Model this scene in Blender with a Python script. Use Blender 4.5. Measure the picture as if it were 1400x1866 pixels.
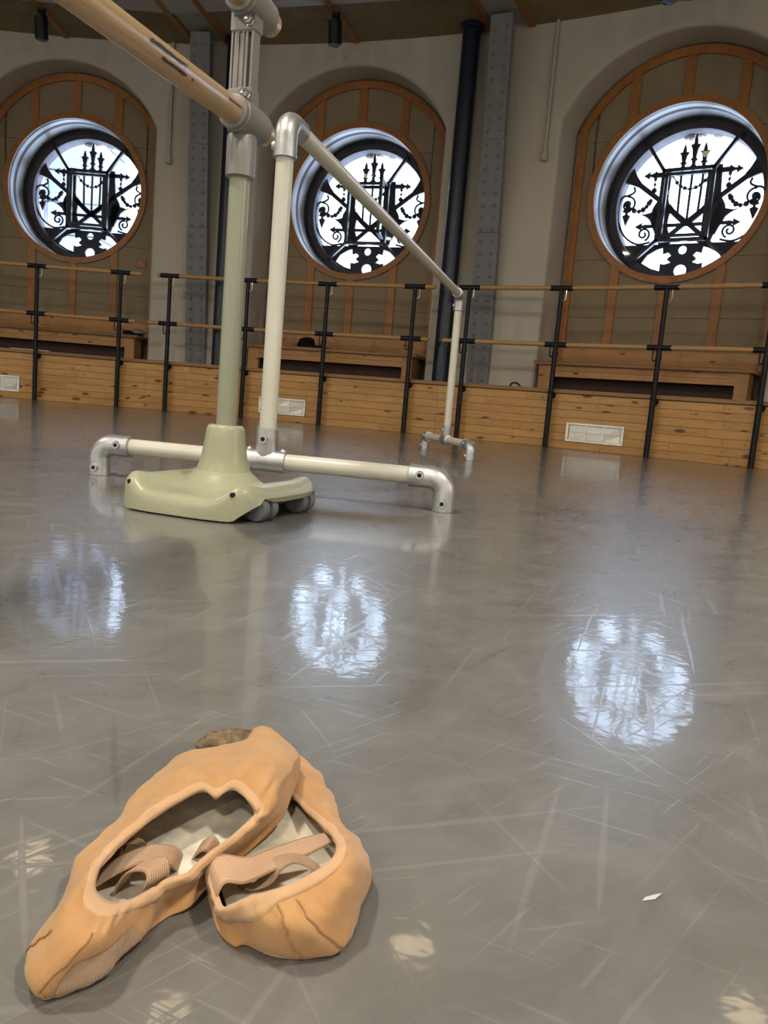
import bpy, math, random
from mathutils import Vector, Matrix
random.seed(7)
PI = math.pi
sc = bpy.context.scene
COL = sc.collection
for o in list(bpy.data.objects):
    bpy.data.objects.remove(o)

# ------------------------------------------------------------------ camera
PITCH, ROLL, CAM_H, FPX = .1332, .0837, .2729, 1427.68
_f = Vector((0, math.cos(PITCH), -math.sin(PITCH)))
_u = Vector((0, math.sin(PITCH), math.cos(PITCH)))
_r = Vector((1, 0, 0))
_R = _r * math.cos(ROLL) + _u * math.sin(ROLL)
_U = _u * math.cos(ROLL) - _r * math.sin(ROLL)
cd = bpy.data.cameras.new('camera')
cam = bpy.data.objects.new('camera', cd)
COL.objects.link(cam)
cam.matrix_world = Matrix(((_R.x, _U.x, -_f.x, 0), (_R.y, _U.y, -_f.y, 0), (_R.z, _U.z, -_f.z, CAM_H), (0, 0, 0, 1)))
cd.sensor_fit = 'VERTICAL'
cd.sensor_height = 36
cd.lens = FPX * 36 / 1866
cd.clip_start = .01
cd.clip_end = 300
sc.camera = cam

# ------------------------------------------------------------------ world, light, exposure
w = bpy.data.worlds.new('overcast_sky')
sc.world = w
w.use_nodes = True
bg = w.node_tree.nodes['Background']
bg.inputs[0].default_value = (.58, .75, 1.0, 1)
bg.inputs[1].default_value = 9.5
sc.view_settings.view_transform = 'Standard'
sc.view_settings.look = 'None'
sc.view_settings.exposure = 0.0
sc.view_settings.gamma = 1.0
sc.view_settings.use_curve_mapping = False
sc.cycles.max_bounces = 4
sc.cycles.diffuse_bounces = 2
sc.cycles.glossy_bounces = 3
sc.cycles.transmission_bounces = 2
sc.cycles.transparent_max_bounces = 6
sc.cycles.use_adaptive_sampling = True
sc.cycles.adaptive_threshold = .06
sc.cycles.adaptive_min_samples = 12
sc.cycles.caustics_reflective = False
sc.cycles.caustics_refractive = False
LAMP_W = (3.0, 118.0)   # ceiling lamps that glint in the floor, unseen lamps added for top light
LAMP_COL = ((1.0, .76, .45), (1.0, .92, .81))
PANE_STRENGTH = 19.0     # glow of the added fill panes in the round windows behind the viewpoint

# the room is a rotunda: centre, bay pitch and window bay angles
CX, CY = -4.3316, -2.5095
PITCH_A = 2 * PI / 22
TH = [-.0009 + PITCH_A * k for k in range(3)]
R_POST, R_WAIN, R_WALL, R_PANEL, R_GLASS = 12.17, 12.26, 12.70, 13.10, 13.50
H = 4.405
Z_LEDGE = .60
WZ = 2.73               # height of the window centres


def cyl(R, a, z=0.0):
    return Vector((CX + R * math.sin(a), CY + R * math.cos(a), z))


# ------------------------------------------------------------------ materials
def nmat(name):
    m = bpy.data.materials.new(name)
    m.use_nodes = True
    nt = m.node_tree
    b = nt.nodes['Principled BSDF']
    return m, nt, b


def node(nt, t, **kw):
    n = nt.nodes.new(t)
    for k, v in kw.items():
        if k.startswith('i_'):
            key = k[2:]
            key = int(key) if key.isdigit() else key.replace('_', ' ')
            n.inputs[key].default_value = v
        else:
            setattr(n, k, v)
    return n


def ramp(nt, fac, stops, interp='LINEAR'):
    r = nt.nodes.new('ShaderNodeValToRGB')
    r.color_ramp.interpolation = interp
    e = r.color_ramp.elements
    while len(e) > len(stops):
        e.remove(e[-1])
    while len(e) < len(stops):
        e.new(.5)
    for i, (p, c) in enumerate(stops):
        e[i].position = p
        e[i].color = c if len(c) == 4 else (*c, 1)
    nt.links.new(fac, r.inputs[0])
    return r.outputs[0]


def mix(nt, fac, a, b, mode='MIX'):
    m = nt.nodes.new('ShaderNodeMix')
    m.data_type = 'RGBA'
    m.blend_type = mode
    for sock, v in ((m.inputs[0], fac), (m.inputs[6], a), (m.inputs[7], b)):
        if isinstance(v, (int, float)):
            sock.default_value = v
        elif isinstance(v, tuple):
            sock.default_value = v if len(v) == 4 else (*v, 1)
        else:
            nt.links.new(v, sock)
    return m.outputs[2]


def math_n(nt, op, a, b=0.0):
    m = nt.nodes.new('ShaderNodeMath')
    m.operation = op
    for sock, v in ((m.inputs[0], a), (m.inputs[1], b)):
        if isinstance(v, (int, float)):
            sock.default_value = v
        else:
            nt.links.new(v, sock)
    return m.outputs[0]


def coords(nt, kind='Object', scale=(1, 1, 1), rot=(0, 0, 0), per_object=False):
    tc = nt.nodes.new('ShaderNodeTexCoord')
    out = tc.outputs[kind]
    if per_object:
        oi = nt.nodes.new('ShaderNodeObjectInfo')
        vm = node(nt, 'ShaderNodeVectorMath', operation='ADD')
        sx = node(nt, 'ShaderNodeCombineXYZ')
        v = math_n(nt, 'MULTIPLY', oi.outputs['Random'], 37.0)
        nt.links.new(v, sx.inputs[0])
        nt.links.new(v, sx.inputs[2])
        nt.links.new(out, vm.inputs[0])
        nt.links.new(sx.outputs[0], vm.inputs[1])
        out = vm.outputs[0]
    mp = nt.nodes.new('ShaderNodeMapping')
    if any(rot):
        mp.vector_type = 'TEXTURE'      # turn first, stretch afterwards
        scale = tuple(1 / x for x in scale)
    mp.inputs['Scale'].default_value = scale
    mp.inputs['Rotation'].default_value = rot
    nt.links.new(out, mp.inputs[0])
    return mp.outputs[0]


def noise(nt, vec, scale, detail=3, rough=.55, dist=0.0):
    n = nt.nodes.new('ShaderNodeTexNoise')
    n.inputs['Scale'].default_value = scale
    n.inputs['Detail'].default_value = detail
    n.inputs['Roughness'].default_value = rough
    n.inputs['Distortion'].default_value = dist
    nt.links.new(vec, n.inputs['Vector'])
    return n.outputs['Fac']


def bump(nt, b, height, strength, dist):
    n = nt.nodes.new('ShaderNodeBump')
    n.inputs['Strength'].default_value = strength
    n.inputs['Distance'].default_value = dist
    nt.links.new(height, n.inputs['Height'])
    nt.links.new(n.outputs[0], b.inputs['Normal'])


def plain(name, col, rough=.5, metal=0.0, var=.12, nscale=6.0, bscale=0.0, bdist=.001, spec=.5):
    m, nt, b = nmat(name)
    v = coords(nt)
    n = noise(nt, v, nscale, 2)
    lo = tuple(c * (1 - var) for c in col)
    hi = tuple(min(1, c * (1 + var)) for c in col)
    nt.links.new(ramp(nt, n, [(.3, lo), (.7, hi)]), b.inputs['Base Color'])
    b.inputs['Roughness'].default_value = rough
    b.inputs['Metallic'].default_value = metal
    b.inputs['Specular IOR Level'].default_value = spec
    if bscale:
        bump(nt, b, noise(nt, v, bscale, 3), .6, bdist)
    return m


def wood(name, c1, c2, rough=.45, grain=(1.0, 14.0, 14.0), knots=0.0, kcol=(.12, .045, .015), var=.35, spec=.4):
    m, nt, b = nmat(name)
    v = coords(nt, scale=grain, per_object=True)
    n = noise(nt, v, 2.2, 3, .6, 1.2)
    c = ramp(nt, n, [(.32, c1), (.68, c2)])
    fine = noise(nt, coords(nt, scale=(grain[0] * 4, grain[1] * 9, grain[2] * 9), per_object=True), 3.0, 0)
    c = mix(nt, .35, c, ramp(nt, fine, [(.3, tuple(x * .7 for x in c1)), (.7, c2)]))
    oi = nt.nodes.new('ShaderNodeObjectInfo')
    t = ramp(nt, oi.outputs['Random'], [(0, (1 - var,) * 3), (.5, (.97, .95, .92)), (1, (1, 1, 1))])
    c = mix(nt, 1.0, c, t, 'MULTIPLY')
    if knots:
        vo = node(nt, 'ShaderNodeTexVoronoi', feature='F1')
        vo.inputs['Scale'].default_value = 1.0
        vo.inputs['Randomness'].default_value = 1.0
        nt.links.new(coords(nt, scale=(4.5, 9.0, 13.0), per_object=True), vo.inputs['Vector'])
        sep = node(nt, 'ShaderNodeSeparateColor')
        nt.links.new(vo.outputs['Color'], sep.inputs[0])
        big = math_n(nt, 'MULTIPLY', sep.outputs[0], knots)
        k = math_n(nt, 'LESS_THAN', vo.outputs['Distance'], big)
        k2 = math_n(nt, 'DIVIDE', vo.outputs['Distance'], math_n(nt, 'ADD', big, .001))
        soft = ramp(nt, k2, [(0, (1, 1, 1)), (.7, (.8, .8, .8)), (1.0, (0, 0, 0))])
        c = mix(nt, soft, c, kcol)
    nt.links.new(c, b.inputs['Base Color'])
    b.inputs['Roughness'].default_value = rough
    b.inputs['Specular IOR Level'].default_value = spec
    return m


M = {}
M['plaster'] = plain('cream_plaster', (.57, .515, .42), .9, var=.05, nscale=1.2, spec=.2)
M['plaster_pale'] = plain('pale_plaster', (.55, .53, .49), .9, var=.03, nscale=1.5, spec=.2)
M['pine'] = wood('varnished_pine', (.63, .31, .088), (.83, .47, .165), .32, knots=.30, var=.16)
M['pine_dull'] = wood('bench_pine', (.46, .22, .07), (.62, .33, .12), .45, knots=.22, var=.15)
M['ledge'] = wood('ledge_wood', (.36, .19, .075), (.47, .27, .12), .5)
M['teak'] = wood('orange_frame_wood', (.38, .15, .036), (.48, .205, .058), .4, grain=(3, 3, 1.5), var=.15)
M['rail'] = wood('barre_rail_wood', (.52, .28, .10), (.66, .40, .17), .35, grain=(1.2, 16, 16), var=.12)
M['slot'] = plain('dark_slot_board', (.05, .022, .016), .7)
M['black'] = plain('black_painted_steel', (.010, .011, .015), .4, spec=.3)
M['navy'] = plain('navy_painted_pipe', (.010, .014, .030), .3, var=.2)
M['blackfab'] = plain('black_fabric', (.010, .010, .012), .95, bscale=120, bdist=.004, spec=.2)
M['greyfab'] = plain('grey_fabric', (.30, .28, .26), .95, bscale=60, bdist=.004, spec=.2)
M['iron'] = plain('grey_painted_iron', (.215, .21, .21), .5, var=.06, spec=.35)
M['greywhite'] = plain('off_white_conduit', (.50, .47, .42), .5, var=.04)
M['alu'] = plain('cast_aluminium', (.60, .60, .59), .42, metal=.9, var=.12, nscale=30, bscale=180, bdist=.0006)
M['vent_metal'] = plain('brushed_vent_metal', (.80, .76, .66), .30, metal=.7, var=.12, nscale=8)
M['sage'] = plain('sage_green_enamel', (.40, .40, .255), .32, var=.05, nscale=9, bscale=140, bdist=.0012)
M['sagepole'] = plain('sage_pole_enamel', (.33, .34, .235), .30, var=.04, nscale=3)
M['greymetal'] = plain('grey_cast_bracket', (.29, .28, .25), .42, metal=.25, var=.06, nscale=12, bscale=220, bdist=.0005)
M['chrome'] = plain('chrome_nut', (.75, .74, .70), .16, metal=1.0, var=.05)
M['rubber'] = plain('grey_rubber', (.16, .17, .18), .6)
M['darkhole'] = plain('black_hex_socket', (.006, .006, .006), .8)
M['winwhite'] = plain('white_painted_reveal', (.62, .60, .60), .35, var=.05, nscale=4)
M['winbrown'] = plain('brown_painted_band', (.10, .05, .035), .6)
M['louvre'] = plain('polished_louvre', (.90, .86, .74), .25, metal=.45, var=.10, nscale=20)
M['winiron'] = plain('black_window_iron', (.012, .014, .020), .4)
M['grille'] = plain('dark_cast_grille', (.030, .024, .032), .7)
M['stone'] = plain('outside_stone', (.10, .088, .095), .85, var=.2, nscale=8, bscale=40, bdist=.004)
M['palestone'] = plain('pale_carved_stone', (.42, .34, .28), .9, var=.25, nscale=25, bscale=60, bdist=.01)
M['facade'] = plain('pale_facade_stone', (.19, .20, .24), .9, var=.3, nscale=1.3, bscale=6, bdist=.03)
M['paper'] = plain('white_paper', (.62, .60, .55), .8, var=.05)
M['insole'] = plain('worn_cream_insole', (.74, .68, .54), .8, var=.28, nscale=60, bscale=200, bdist=.0008, spec=.2)
M['satin'] = plain('pale_satin_lining', (.74, .67, .58), .35, var=.15, nscale=50, bscale=70, bdist=.0015)


def acoustic():
    m, nt, b = nmat('acoustic_fibre_board')
    v = coords(nt, per_object=True)
    n1 = noise(nt, v, 3, 4)
    n2 = noise(nt, coords(nt, scale=(22, 22, 60), per_object=True), 3, 3, .7)
    c = ramp(nt, n1, [(.3, (.27, .205, .125)), (.7, (.37, .29, .185))])
    c = mix(nt, .5, c, ramp(nt, n2, [(.35, (.19, .145, .09)), (.5, (.32, .25, .16)), (.72, (.52, .43, .29))]))
    nt.links.new(c, b.inputs['Base Color'])
    b.inputs['Roughness'].default_value = .95
    b.inputs['Specular IOR Level'].default_value = .1
    return m


M['board'] = acoustic()


def cream_pipe():
    m, nt, b = nmat('cream_enamel_pipe')
    v = coords(nt)
    n = noise(nt, v, 5, 3)
    c = ramp(nt, n, [(.3, (.70, .67, .54)), (.7, (.76, .73, .60))])
    chips = noise(nt, coords(nt, scale=(40, 90, 90)), 1.0, 4, .75)
    c = mix(nt, ramp(nt, chips, [(.665, (0, 0, 0)), (.69, (.75, .75, .75))]), c, (.30, .22, .14))
    nt.links.new(c, b.inputs['Base Color'])
    b.inputs['Roughness'].default_value = .28
    return m


M['cream'] = cream_pipe()


def glass():
    m = bpy.data.materials.new('window_glass')
    m.use_nodes = True
    nt = m.node_tree
    nt.nodes.clear()
    o = nt.nodes.new('ShaderNodeOutputMaterial')
    t = nt.nodes.new('ShaderNodeBsdfTransparent')
    t.inputs[0].default_value = (.96, .97, .99, 1)
    g = nt.nodes.new('ShaderNodeBsdfGlossy')
    g.inputs['Roughness'].default_value = .02
    f = nt.nodes.new('ShaderNodeFresnel')
    f.inputs[0].default_value = 1.45
    s = nt.nodes.new('ShaderNodeMixShader')
    nt.links.new(f.outputs[0], s.inputs[0])
    nt.links.new(t.outputs[0], s.inputs[1])
    nt.links.new(g.outputs[0], s.inputs[2])
    nt.links.new(s.outputs[0], o.inputs[0])
    return m


M['glass'] = glass()


def floor_mat():
    m, nt, b = nmat('grey_vinyl_dance_floor')
    base = noise(nt, coords(nt), 1.6, 2, .6)
    c = ramp(nt, base, [(.3, (.166, .160, .145)), (.7, (.202, .196, .182))])
    blot = noise(nt, coords(nt, scale=(1, 1.6, 1), rot=(0, 0, .6)), 9, 4, .7, .8)
    c = mix(nt, .5, c, ramp(nt, blot, [(.35, (.142, .137, .124)), (.55, (.190, .184, .170)), (.75, (.27, .262, .245))]))
    # one warped coordinate feeds the scratches so that they bend
    lines = None
    for ang, sx, sy, lo in [(1.25, 3.0, 85, .67), (2.0, 3.5, 100, .675), (.30, 2.6, 95, .68), (2.7, 7, 200, .67), (.85, 7, 220, .67)]:
        n = noise(nt, coords(nt, scale=(sx, sy, 1), rot=(0, 0, ang)), 1, 1, .5, .5)
        l = ramp(nt, n, [(lo, (0, 0, 0)), (lo + .04, (1, 1, 1))])
        lines = l if lines is None else mix(nt, 1.0, lines, l, 'ADD')
    dark = None
    for ang, sx, sy in [(1.0, 3.0, 40), (1.9, 2.6, 46)]:
        n = noise(nt, coords(nt, scale=(sx, sy, 1), rot=(0, 0, ang)), 1, 2, .5, .3)
        l = ramp(nt, n, [(.67, (0, 0, 0)), (.75, (1, 1, 1))])
        dark = l if dark is None else mix(nt, 1.0, dark, l, 'ADD')
    c = mix(nt, math_n(nt, 'MULTIPLY', lines, .16), c, (.36, .35, .33))
    c = mix(nt, math_n(nt, 'MULTIPLY', dark, .35), c, (.075, .073, .066))
    nt.links.new(c, b.inputs['Base Color'])
    r = math_n(nt, 'ADD', math_n(nt, 'MULTIPLY', blot, .30), .16)
    nt.links.new(r, b.inputs['Roughness'])
    b.inputs['Specular IOR Level'].default_value = .60
    b.inputs['Coat Weight'].default_value = .45
    rc = math_n(nt, 'ADD', math_n(nt, 'MULTIPLY', lines, .12), .055)
    nt.links.new(rc, b.inputs['Coat Roughness'])
    rip = noise(nt, coords(nt, scale=(1.0, 1.0, 1)), 42, 2, .55, .3)
    hgt = math_n(nt, 'ADD', rip, math_n(nt, 'MULTIPLY', lines, .22))
    bn = nt.nodes.new('ShaderNodeBump')
    bn.inputs['Strength'].default_value = .5
    bn.inputs['Distance'].default_value = .00035
    nt.links.new(hgt, bn.inputs['Height'])
    nt.links.new(bn.outputs[0], b.inputs['Normal'])
    nt.links.new(bn.outputs[0], b.inputs['Coat Normal'])
    return m


M['floor'] = floor_mat()


def fabric(name, c1, c2, weave, rough=.85, ridge=0.0):
    m, nt, b = nmat(name)
    n = noise(nt, coords(nt), 45, 4, .6)
    c = ramp(nt, n, [(.3, c1), (.7, c2)])
    nt.links.new(c, b.inputs['Base Color'])
    b.inputs['Roughness'].default_value = rough
    b.inputs['Specular IOR Level'].default_value = .2
    b.inputs['Sheen Weight'].default_value = .25
    b.inputs['Sheen Roughness'].default_value = .5
    if ridge:
        uv = nt.nodes.new('ShaderNodeUVMap')
        wv = node(nt, 'ShaderNodeTexWave', bands_direction='Y', wave_profile='SIN')
        wv.inputs['Scale'].default_value = ridge
        wv.inputs['Distortion'].default_value = .2
        nt.links.new(uv.outputs[0], wv.inputs['Vector'])
        bump(nt, b, wv.outputs['Fac'], .9, .0007)
    else:
        wv = node(nt, 'ShaderNodeTexWave', bands_direction='DIAGONAL')
        wv.inputs['Scale'].default_value = weave
        nt.links.new(coords(nt), wv.inputs['Vector'])
        h = math_n(nt, 'ADD', math_n(nt, 'MULTIPLY', wv.outputs['Fac'], .25), noise(nt, coords(nt), 90, 3))
        bump(nt, b, h, .5, .0009)
    return m


M['canvas'] = fabric('peach_canvas', (.52, .275, .105), (.60, .335, .14), 420)
M['binding'] = fabric('peach_binding', (.62, .37, .19), (.69, .43, .23), 600)
M['ribbed'] = fabric('pale_ribbed_knit', (.66, .41, .24), (.72, .46, .28), 100, .8, ridge=6.0)
M['seam'] = fabric('seam_thread', (.36, .18, .07), (.44, .23, .09), 600)
M['suede'] = plain('dirty_suede', (.20, .15, .09), .95, var=.5, nscale=160, bscale=300, bdist=.001, spec=.1)
M['elastic'] = fabric('peach_elastic', (.60, .355, .195), (.67, .41, .235), 100, .6, ridge=3.2)


# ------------------------------------------------------------------ mesh helpers
class MB:
    def __init__(s):
        s.v, s.f, s.uv = [], [], None

    def add(s, vs, fs):
        o = len(s.v)
        s.v += [tuple(p) for p in vs]
        s.f += [tuple(i + o for i in f) for f in fs]

    def box(s, x0, x1, y0, y1, z0, z1, c=0.0):
        if c:
            return s.cbox(x0, x1, y0, y1, z0, z1, c)
        s.add([(x0, y0, z0), (x1, y0, z0), (x1, y1, z0), (x0, y1, z0), (x0, y0, z1), (x1, y0, z1), (x1, y1, z1), (x0, y1, z1)],
              [(0, 3, 2, 1), (4, 5, 6, 7), (0, 1, 5, 4), (1, 2, 6, 5), (2, 3, 7, 6), (3, 0, 4, 7)])

    def cbox(s, x0, x1, y0, y1, z0, z1, c):
        # box with its vertical-plan outline kept and top/bottom edges chamfered
        def ring(z, i):
            return [(x0 + i, y0 + i, z), (x1 - i, y0 + i, z), (x1 - i, y1 - i, z), (x0 + i, y1 - i, z)]
        vs = ring(z0, c) + ring(z0 + c, 0) + ring(z1 - c, 0) + ring(z1, c)
        fs = [(3, 2, 1, 0), (12, 13, 14, 15)]
        for k in range(3):
            for j in range(4):
                a, b = k * 4 + j, k * 4 + (j + 1) % 4
                fs.append((a, b, b + 4, a + 4))
        s.add(vs, fs)

    def tube(s, pts, rad, n=16, caps=True, up=None):
        pts = [Vector(p) for p in pts]
        m = len(pts)
        rads = rad if isinstance(rad, (list, tuple)) else [rad] * m
        prev = None
        rings = []
        for i, p in enumerate(pts):
            t = (pts[min(i + 1, m - 1)] - pts[max(i - 1, 0)]).normalized()
            if prev is None:
                a = Vector((0, 0, 1)) if abs(t.z) < .9 else Vector((1, 0, 0))
                e = t.cross(a).normalized()
            else:
                e = (prev - t * prev.dot(t)).normalized()
            prev = e
            g = t.cross(e)
            rings.append([p + (e * math.cos(2 * PI * k / n) + g * math.sin(2 * PI * k / n)) * rads[i] for k in range(n)])
        vs = [q for r in rings for q in r]
        fs = []
        for i in range(m - 1):
            for k in range(n):
                a, b = i * n + k, i * n + (k + 1) % n
                fs.append((a, b, b + n, a + n))
        if caps:
            fs.append(tuple(range(n - 1, -1, -1)))
            fs.append(tuple(range((m - 1) * n, m * n)))
        s.add(vs, fs)

    def lathe(s, prof, c=(0, 0, 0), n=24, axis=None):
        # prof: [(r, h)] along axis
        ax = Vector(axis or (0, 0, 1)).normalized()
        a = Vector((1, 0, 0)) if abs(ax.x) < .9 else Vector((0, 1, 0))
        e = (a - ax * a.dot(ax)).normalized()
        g = ax.cross(e)
        c = Vector(c)
        vs = [c + ax * h + (e * math.cos(2 * PI * k / n) + g * math.sin(2 * PI * k / n)) * max(r, 1e-5) for r, h in prof for k in range(n)]
        fs = []
        for i in range(len(prof) - 1):
            for k in range(n):
                p, q = i * n + k, i * n + (k + 1) % n
                fs.append((p, q, q + n, p + n))
        fs.append(tuple(range(n - 1, -1, -1)))
        fs.append(tuple(range((len(prof) - 1) * n, len(prof) * n)))
        s.add(vs, fs)

    def ball(s, c, r, n=12, m=8):
        s.lathe([(r * math.sin(PI * i / m), -r * math.cos(PI * i / m)) for i in range(m + 1)], c, n)

    def prism(s, poly, y0, y1):
        # poly in (x, z), extruded along y
        n = len(poly)
        vs = [(x, y0, z) for x, z in poly] + [(x, y1, z) for x, z in poly]
        fs = [tuple(range(n)), tuple(range(2 * n - 1, n - 1, -1))]
        fs += [(i, i + n, (i + 1) % n + n, (i + 1) % n) for i in range(n)]
        s.add(vs, fs)

    def strip(s, path, wid, y0, y1):
        # flat band along a path in (x, z)
        m = len(path)
        ws = wid if isinstance(wid, (list, tuple)) else [wid] * m
        L_, R_ = [], []
        for i in range(m):
            a, b = path[max(i - 1, 0)], path[min(i + 1, m - 1)]
            dx, dz = b[0] - a[0], b[1] - a[1]
            l = math.hypot(dx, dz) or 1
            nx, nz = -dz / l * ws[i] / 2, dx / l * ws[i] / 2
            L_.append((path[i][0] + nx, path[i][1] + nz))
            R_.append((path[i][0] - nx, path[i][1] - nz))
        vs, fs = [], []
        for i in range(m):
            vs += [(L_[i][0], y0, L_[i][1]), (R_[i][0], y0, R_[i][1]), (L_[i][0], y1, L_[i][1]), (R_[i][0], y1, R_[i][1])]
        for i in range(m - 1):
            a, b = i * 4, i * 4 + 4
            fs += [(a, b, b + 1, a + 1), (a + 2, a + 3, b + 3, b + 2), (a, a + 2, b + 2, b), (a + 1, b + 1, b + 3, a + 3)]
        fs += [(0, 1, 3, 2), (m * 4 - 4, m * 4 - 2, m * 4 - 1, m * 4 - 3)]
        s.add(vs, fs)

    def ringband(s, r0, r1, y0, y1, cz=0.0, n=96, a0=0.0, a1=2 * PI):
        full = abs(a1 - a0 - 2 * PI) < 1e-6
        m = n if full else n + 1
        vs, fs = [], []
        for k in range(m):
            t = a0 + (a1 - a0) * k / n
            c, q = math.cos(t), math.sin(t)
            vs += [(r0 * c, y0, cz + r0 * q), (r1 * c, y0, cz + r1 * q), (r1 * c, y1, cz + r1 * q), (r0 * c, y1, cz + r0 * q)]
        for k in range(n):
            a, b = k * 4, ((k + 1) % m) * 4
            for j in range(4):
                fs.append((a + j, a + (j + 1) % 4, b + (j + 1) % 4, b + j))
        s.add(vs, fs)

    def mesh(s, name, mats, smooth=40):
        me = bpy.data.meshes.new(name)
        me.from_pydata(s.v, [], s.f)
        for m in (mats if isinstance(mats, (list, tuple)) else [mats]):
            me.materials.append(m)
        import bmesh
        bm = bmesh.new()
        bm.from_mesh(me)
        bmesh.ops.recalc_face_normals(bm, faces=bm.faces)
        bm.to_mesh(me)
        bm.free()
        if smooth:
            me.polygons.foreach_set('use_smooth', [True] * len(me.polygons))
            me.set_sharp_from_angle(angle=math.radians(smooth))
        return me

    def build(s, name, mat, parent=None, smooth=40):
        return link(name, s.mesh(name, mat, smooth), parent)


def link(name, me, parent=None):
    o = bpy.data.objects.new(name, me)
    COL.objects.link(o)
    o.parent = parent
    return o


def tag(o, label=None, cat=None, group=None, kind=None):
    if label:
        o['label'] = label
    if cat:
        o['category'] = cat
    if group:
        o['group'] = group
    if kind:
        o['kind'] = kind
    return o


def empty(name, loc=(0, 0, 0), rz=0.0, label=None, cat=None, group=None, kind=None):
    o = bpy.data.objects.new(name, None)
    COL.objects.link(o)
    o.location = loc
    o.rotation_euler = (0, 0, rz)
    o.empty_display_size = .1
    return tag(o, label, cat, group, kind)


def copy_tree(o, parent=None):
    c = o.copy()
    COL.objects.link(c)
    c.parent = parent
    for ch in [x for x in o.children]:
        copy_tree(ch, c)
    return c


def bay(name, th, R=0.0, z=0.0, **kw):
    # local x = along the wall to the right, local y = outwards, z = up; origin at radius R
    return empty(name, cyl(R, th, z), -th, **kw)


def crom(p, n, closed=False):
    # Catmull-Rom through vectors, n samples per span
    P = [Vector(q) for q in p]
    m = len(P)
    out = []
    spans = m if closed else m - 1
    for i in range(spans):
        if closed:
            a, b, c, d = P[(i - 1) % m], P[i], P[(i + 1) % m], P[(i + 2) % m]
        else:
            a, b, c, d = P[max(i - 1, 0)], P[i], P[i + 1], P[min(i + 2, m - 1)]
        for k in range(n):
            t = k / n
            out.append(.5 * ((2 * b) + (c - a) * t + (2 * a - 5 * b + 4 * c - d) * t * t + (3 * b - a - 3 * c + d) * t ** 3))
    if not closed:
        out.append(P[-1].copy())
    return out


# ================================================================== STRUCTURE
# floor
mb = MB()
n = 128
mb.add([(CX, CY, 0)] + [tuple(cyl(R_WAIN + .12, 2 * PI * k / n)) for k in range(n)], [(0, 1 + (k + 1) % n, 1 + k) for k in range(n)])
fl = mb.build('floor', M['floor'], smooth=0)
fl.location = (0, 0, 0)
tag(fl, 'glossy scratched grey vinyl dance floor', None, kind='structure')

# arch outlines
HW, AR, AC = 1.15, 1.27, 2.88     # opening in the wall: half width, arc radius, arc centre height
HWP, ARP, ACP = 1.10, 1.22, 2.91  # wooden panel inside it


def arch_top(x, hw, ar, ac):
    return ac + math.sqrt(max(ar * ar - min(abs(x), hw) ** 2, 0))


def arch_line(hw, ar, ac, z0, n=40):
    pts = [(-hw, z0), (-hw, (z0 + arch_top(hw, hw, ar, ac)) / 2)]
    for k in range(n + 1):
        t = math.acos(hw / ar) + (PI - 2 * math.acos(hw / ar)) * k / n
        pts.append((-ar * math.cos(t), ac + ar * math.sin(t)))
    pts += [(hw, (z0 + arch_top(hw, hw, ar, ac)) / 2), (hw, z0)]
    return pts


# wall with the three arched niches
mb = MB()


def wallpt(th, x, z, R=R_WALL):
    return cyl(R, th + math.asin(x / R_WALL), z)


BV = .045
HALF = R_WALL * math.sin(PITCH_A / 2)
for th in TH:
    hw, ar, ac = HW + BV, AR + BV, AC
    xs = [-HALF, -1.5] + [x for x, z in arch_line(hw, ar, ac, 0)[2:-2]] + [1.5, HALF]
    for a, b in zip(xs[:-1], xs[1:]):
        if b - a < 1e-6:
            continue
        inside = a >= -hw - 1e-6 and b <= hw + 1e-6
        za = arch_top(a, hw, ar, ac) if inside else 0
        zb = arch_top(b, hw, ar, ac) if inside else 0
        mb.add([wallpt(th, a, za), wallpt(th, b, zb), wallpt(th, b, H + .06), wallpt(th, a, H + .06)], [(0, 1, 2, 3)])
    # rounded edge and reveal
    rings = []
    for j in range(5):
        t = j / 4 * PI / 2
        off = BV * (1 - math.sin(t))
        dep = BV * (1 - math.cos(t))
        rings.append([wallpt(th, x, z, R_WALL + dep) for x, z in arch_line(HW + off, AR + off, AC, 0)])
    back = []
    tv, nv = Vector((math.cos(th), -math.sin(th), 0)), Vector((math.sin(th), math.cos(th), 0))
    ctr = Vector((CX, CY, 0))
    for x, z in arch_line(HW, AR, AC, 0):
        back.append(ctr + tv * x + nv * (R_PANEL + .06) + Vector((0, 0, z)))
    rings.append(back)
    m = len(back)
    vs = [p for r in rings for p in r]
    mb.add(vs, [(i * m + k, i * m + k + 1, (i + 1) * m + k + 1, (i + 1) * m + k) for i in range(len(rings) - 1) for k in range(m - 1)])
    # back of the niche with the round hole
    out, inn = [], []
    N = 96
    for k in range(N):
        t = 2 * PI * k / N
        c, s_ = math.cos(t), math.sin(t)
        inn.append((.875 * c, WZ + .875 * s_))
        r = .9
        while r < 4:
            x, z = r * c, WZ + r * s_
            if abs(x) > HW + .02 or z > arch_top(x, HW, AR, AC) + .02 or z < .3:
                break
            r += .01
        out.append((r * c, WZ + r * s_))
    vs = [ctr + tv * x + nv * (R_PANEL + .05) + Vector((0, 0, z)) for x, z in inn + out]
    mb.add(vs, [(k, (k + 1) % N, N + (k + 1) % N, N + k) for k in range(N)])
# the rest of the rotunda
a0, a1 = TH[2] + PITCH_A / 2, TH[0] - PITCH_A / 2 + 2 * PI
N = 80
vs = []
for k in range(N + 1):
    a = a0 + (a1 - a0) * k / N
    vs += [cyl(R_WALL, a, 0), cyl(R_WALL, a, H + .06)]
mb.add(vs, [(2 * k, 2 * k + 2, 2 * k + 3, 2 * k + 1) for k in range(N)])
wall = mb.build('wall_back', M['plaster'], smooth=30)
tag(wall, 'curved cream plaster wall with arched window niches', None, kind='structure')

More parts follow.
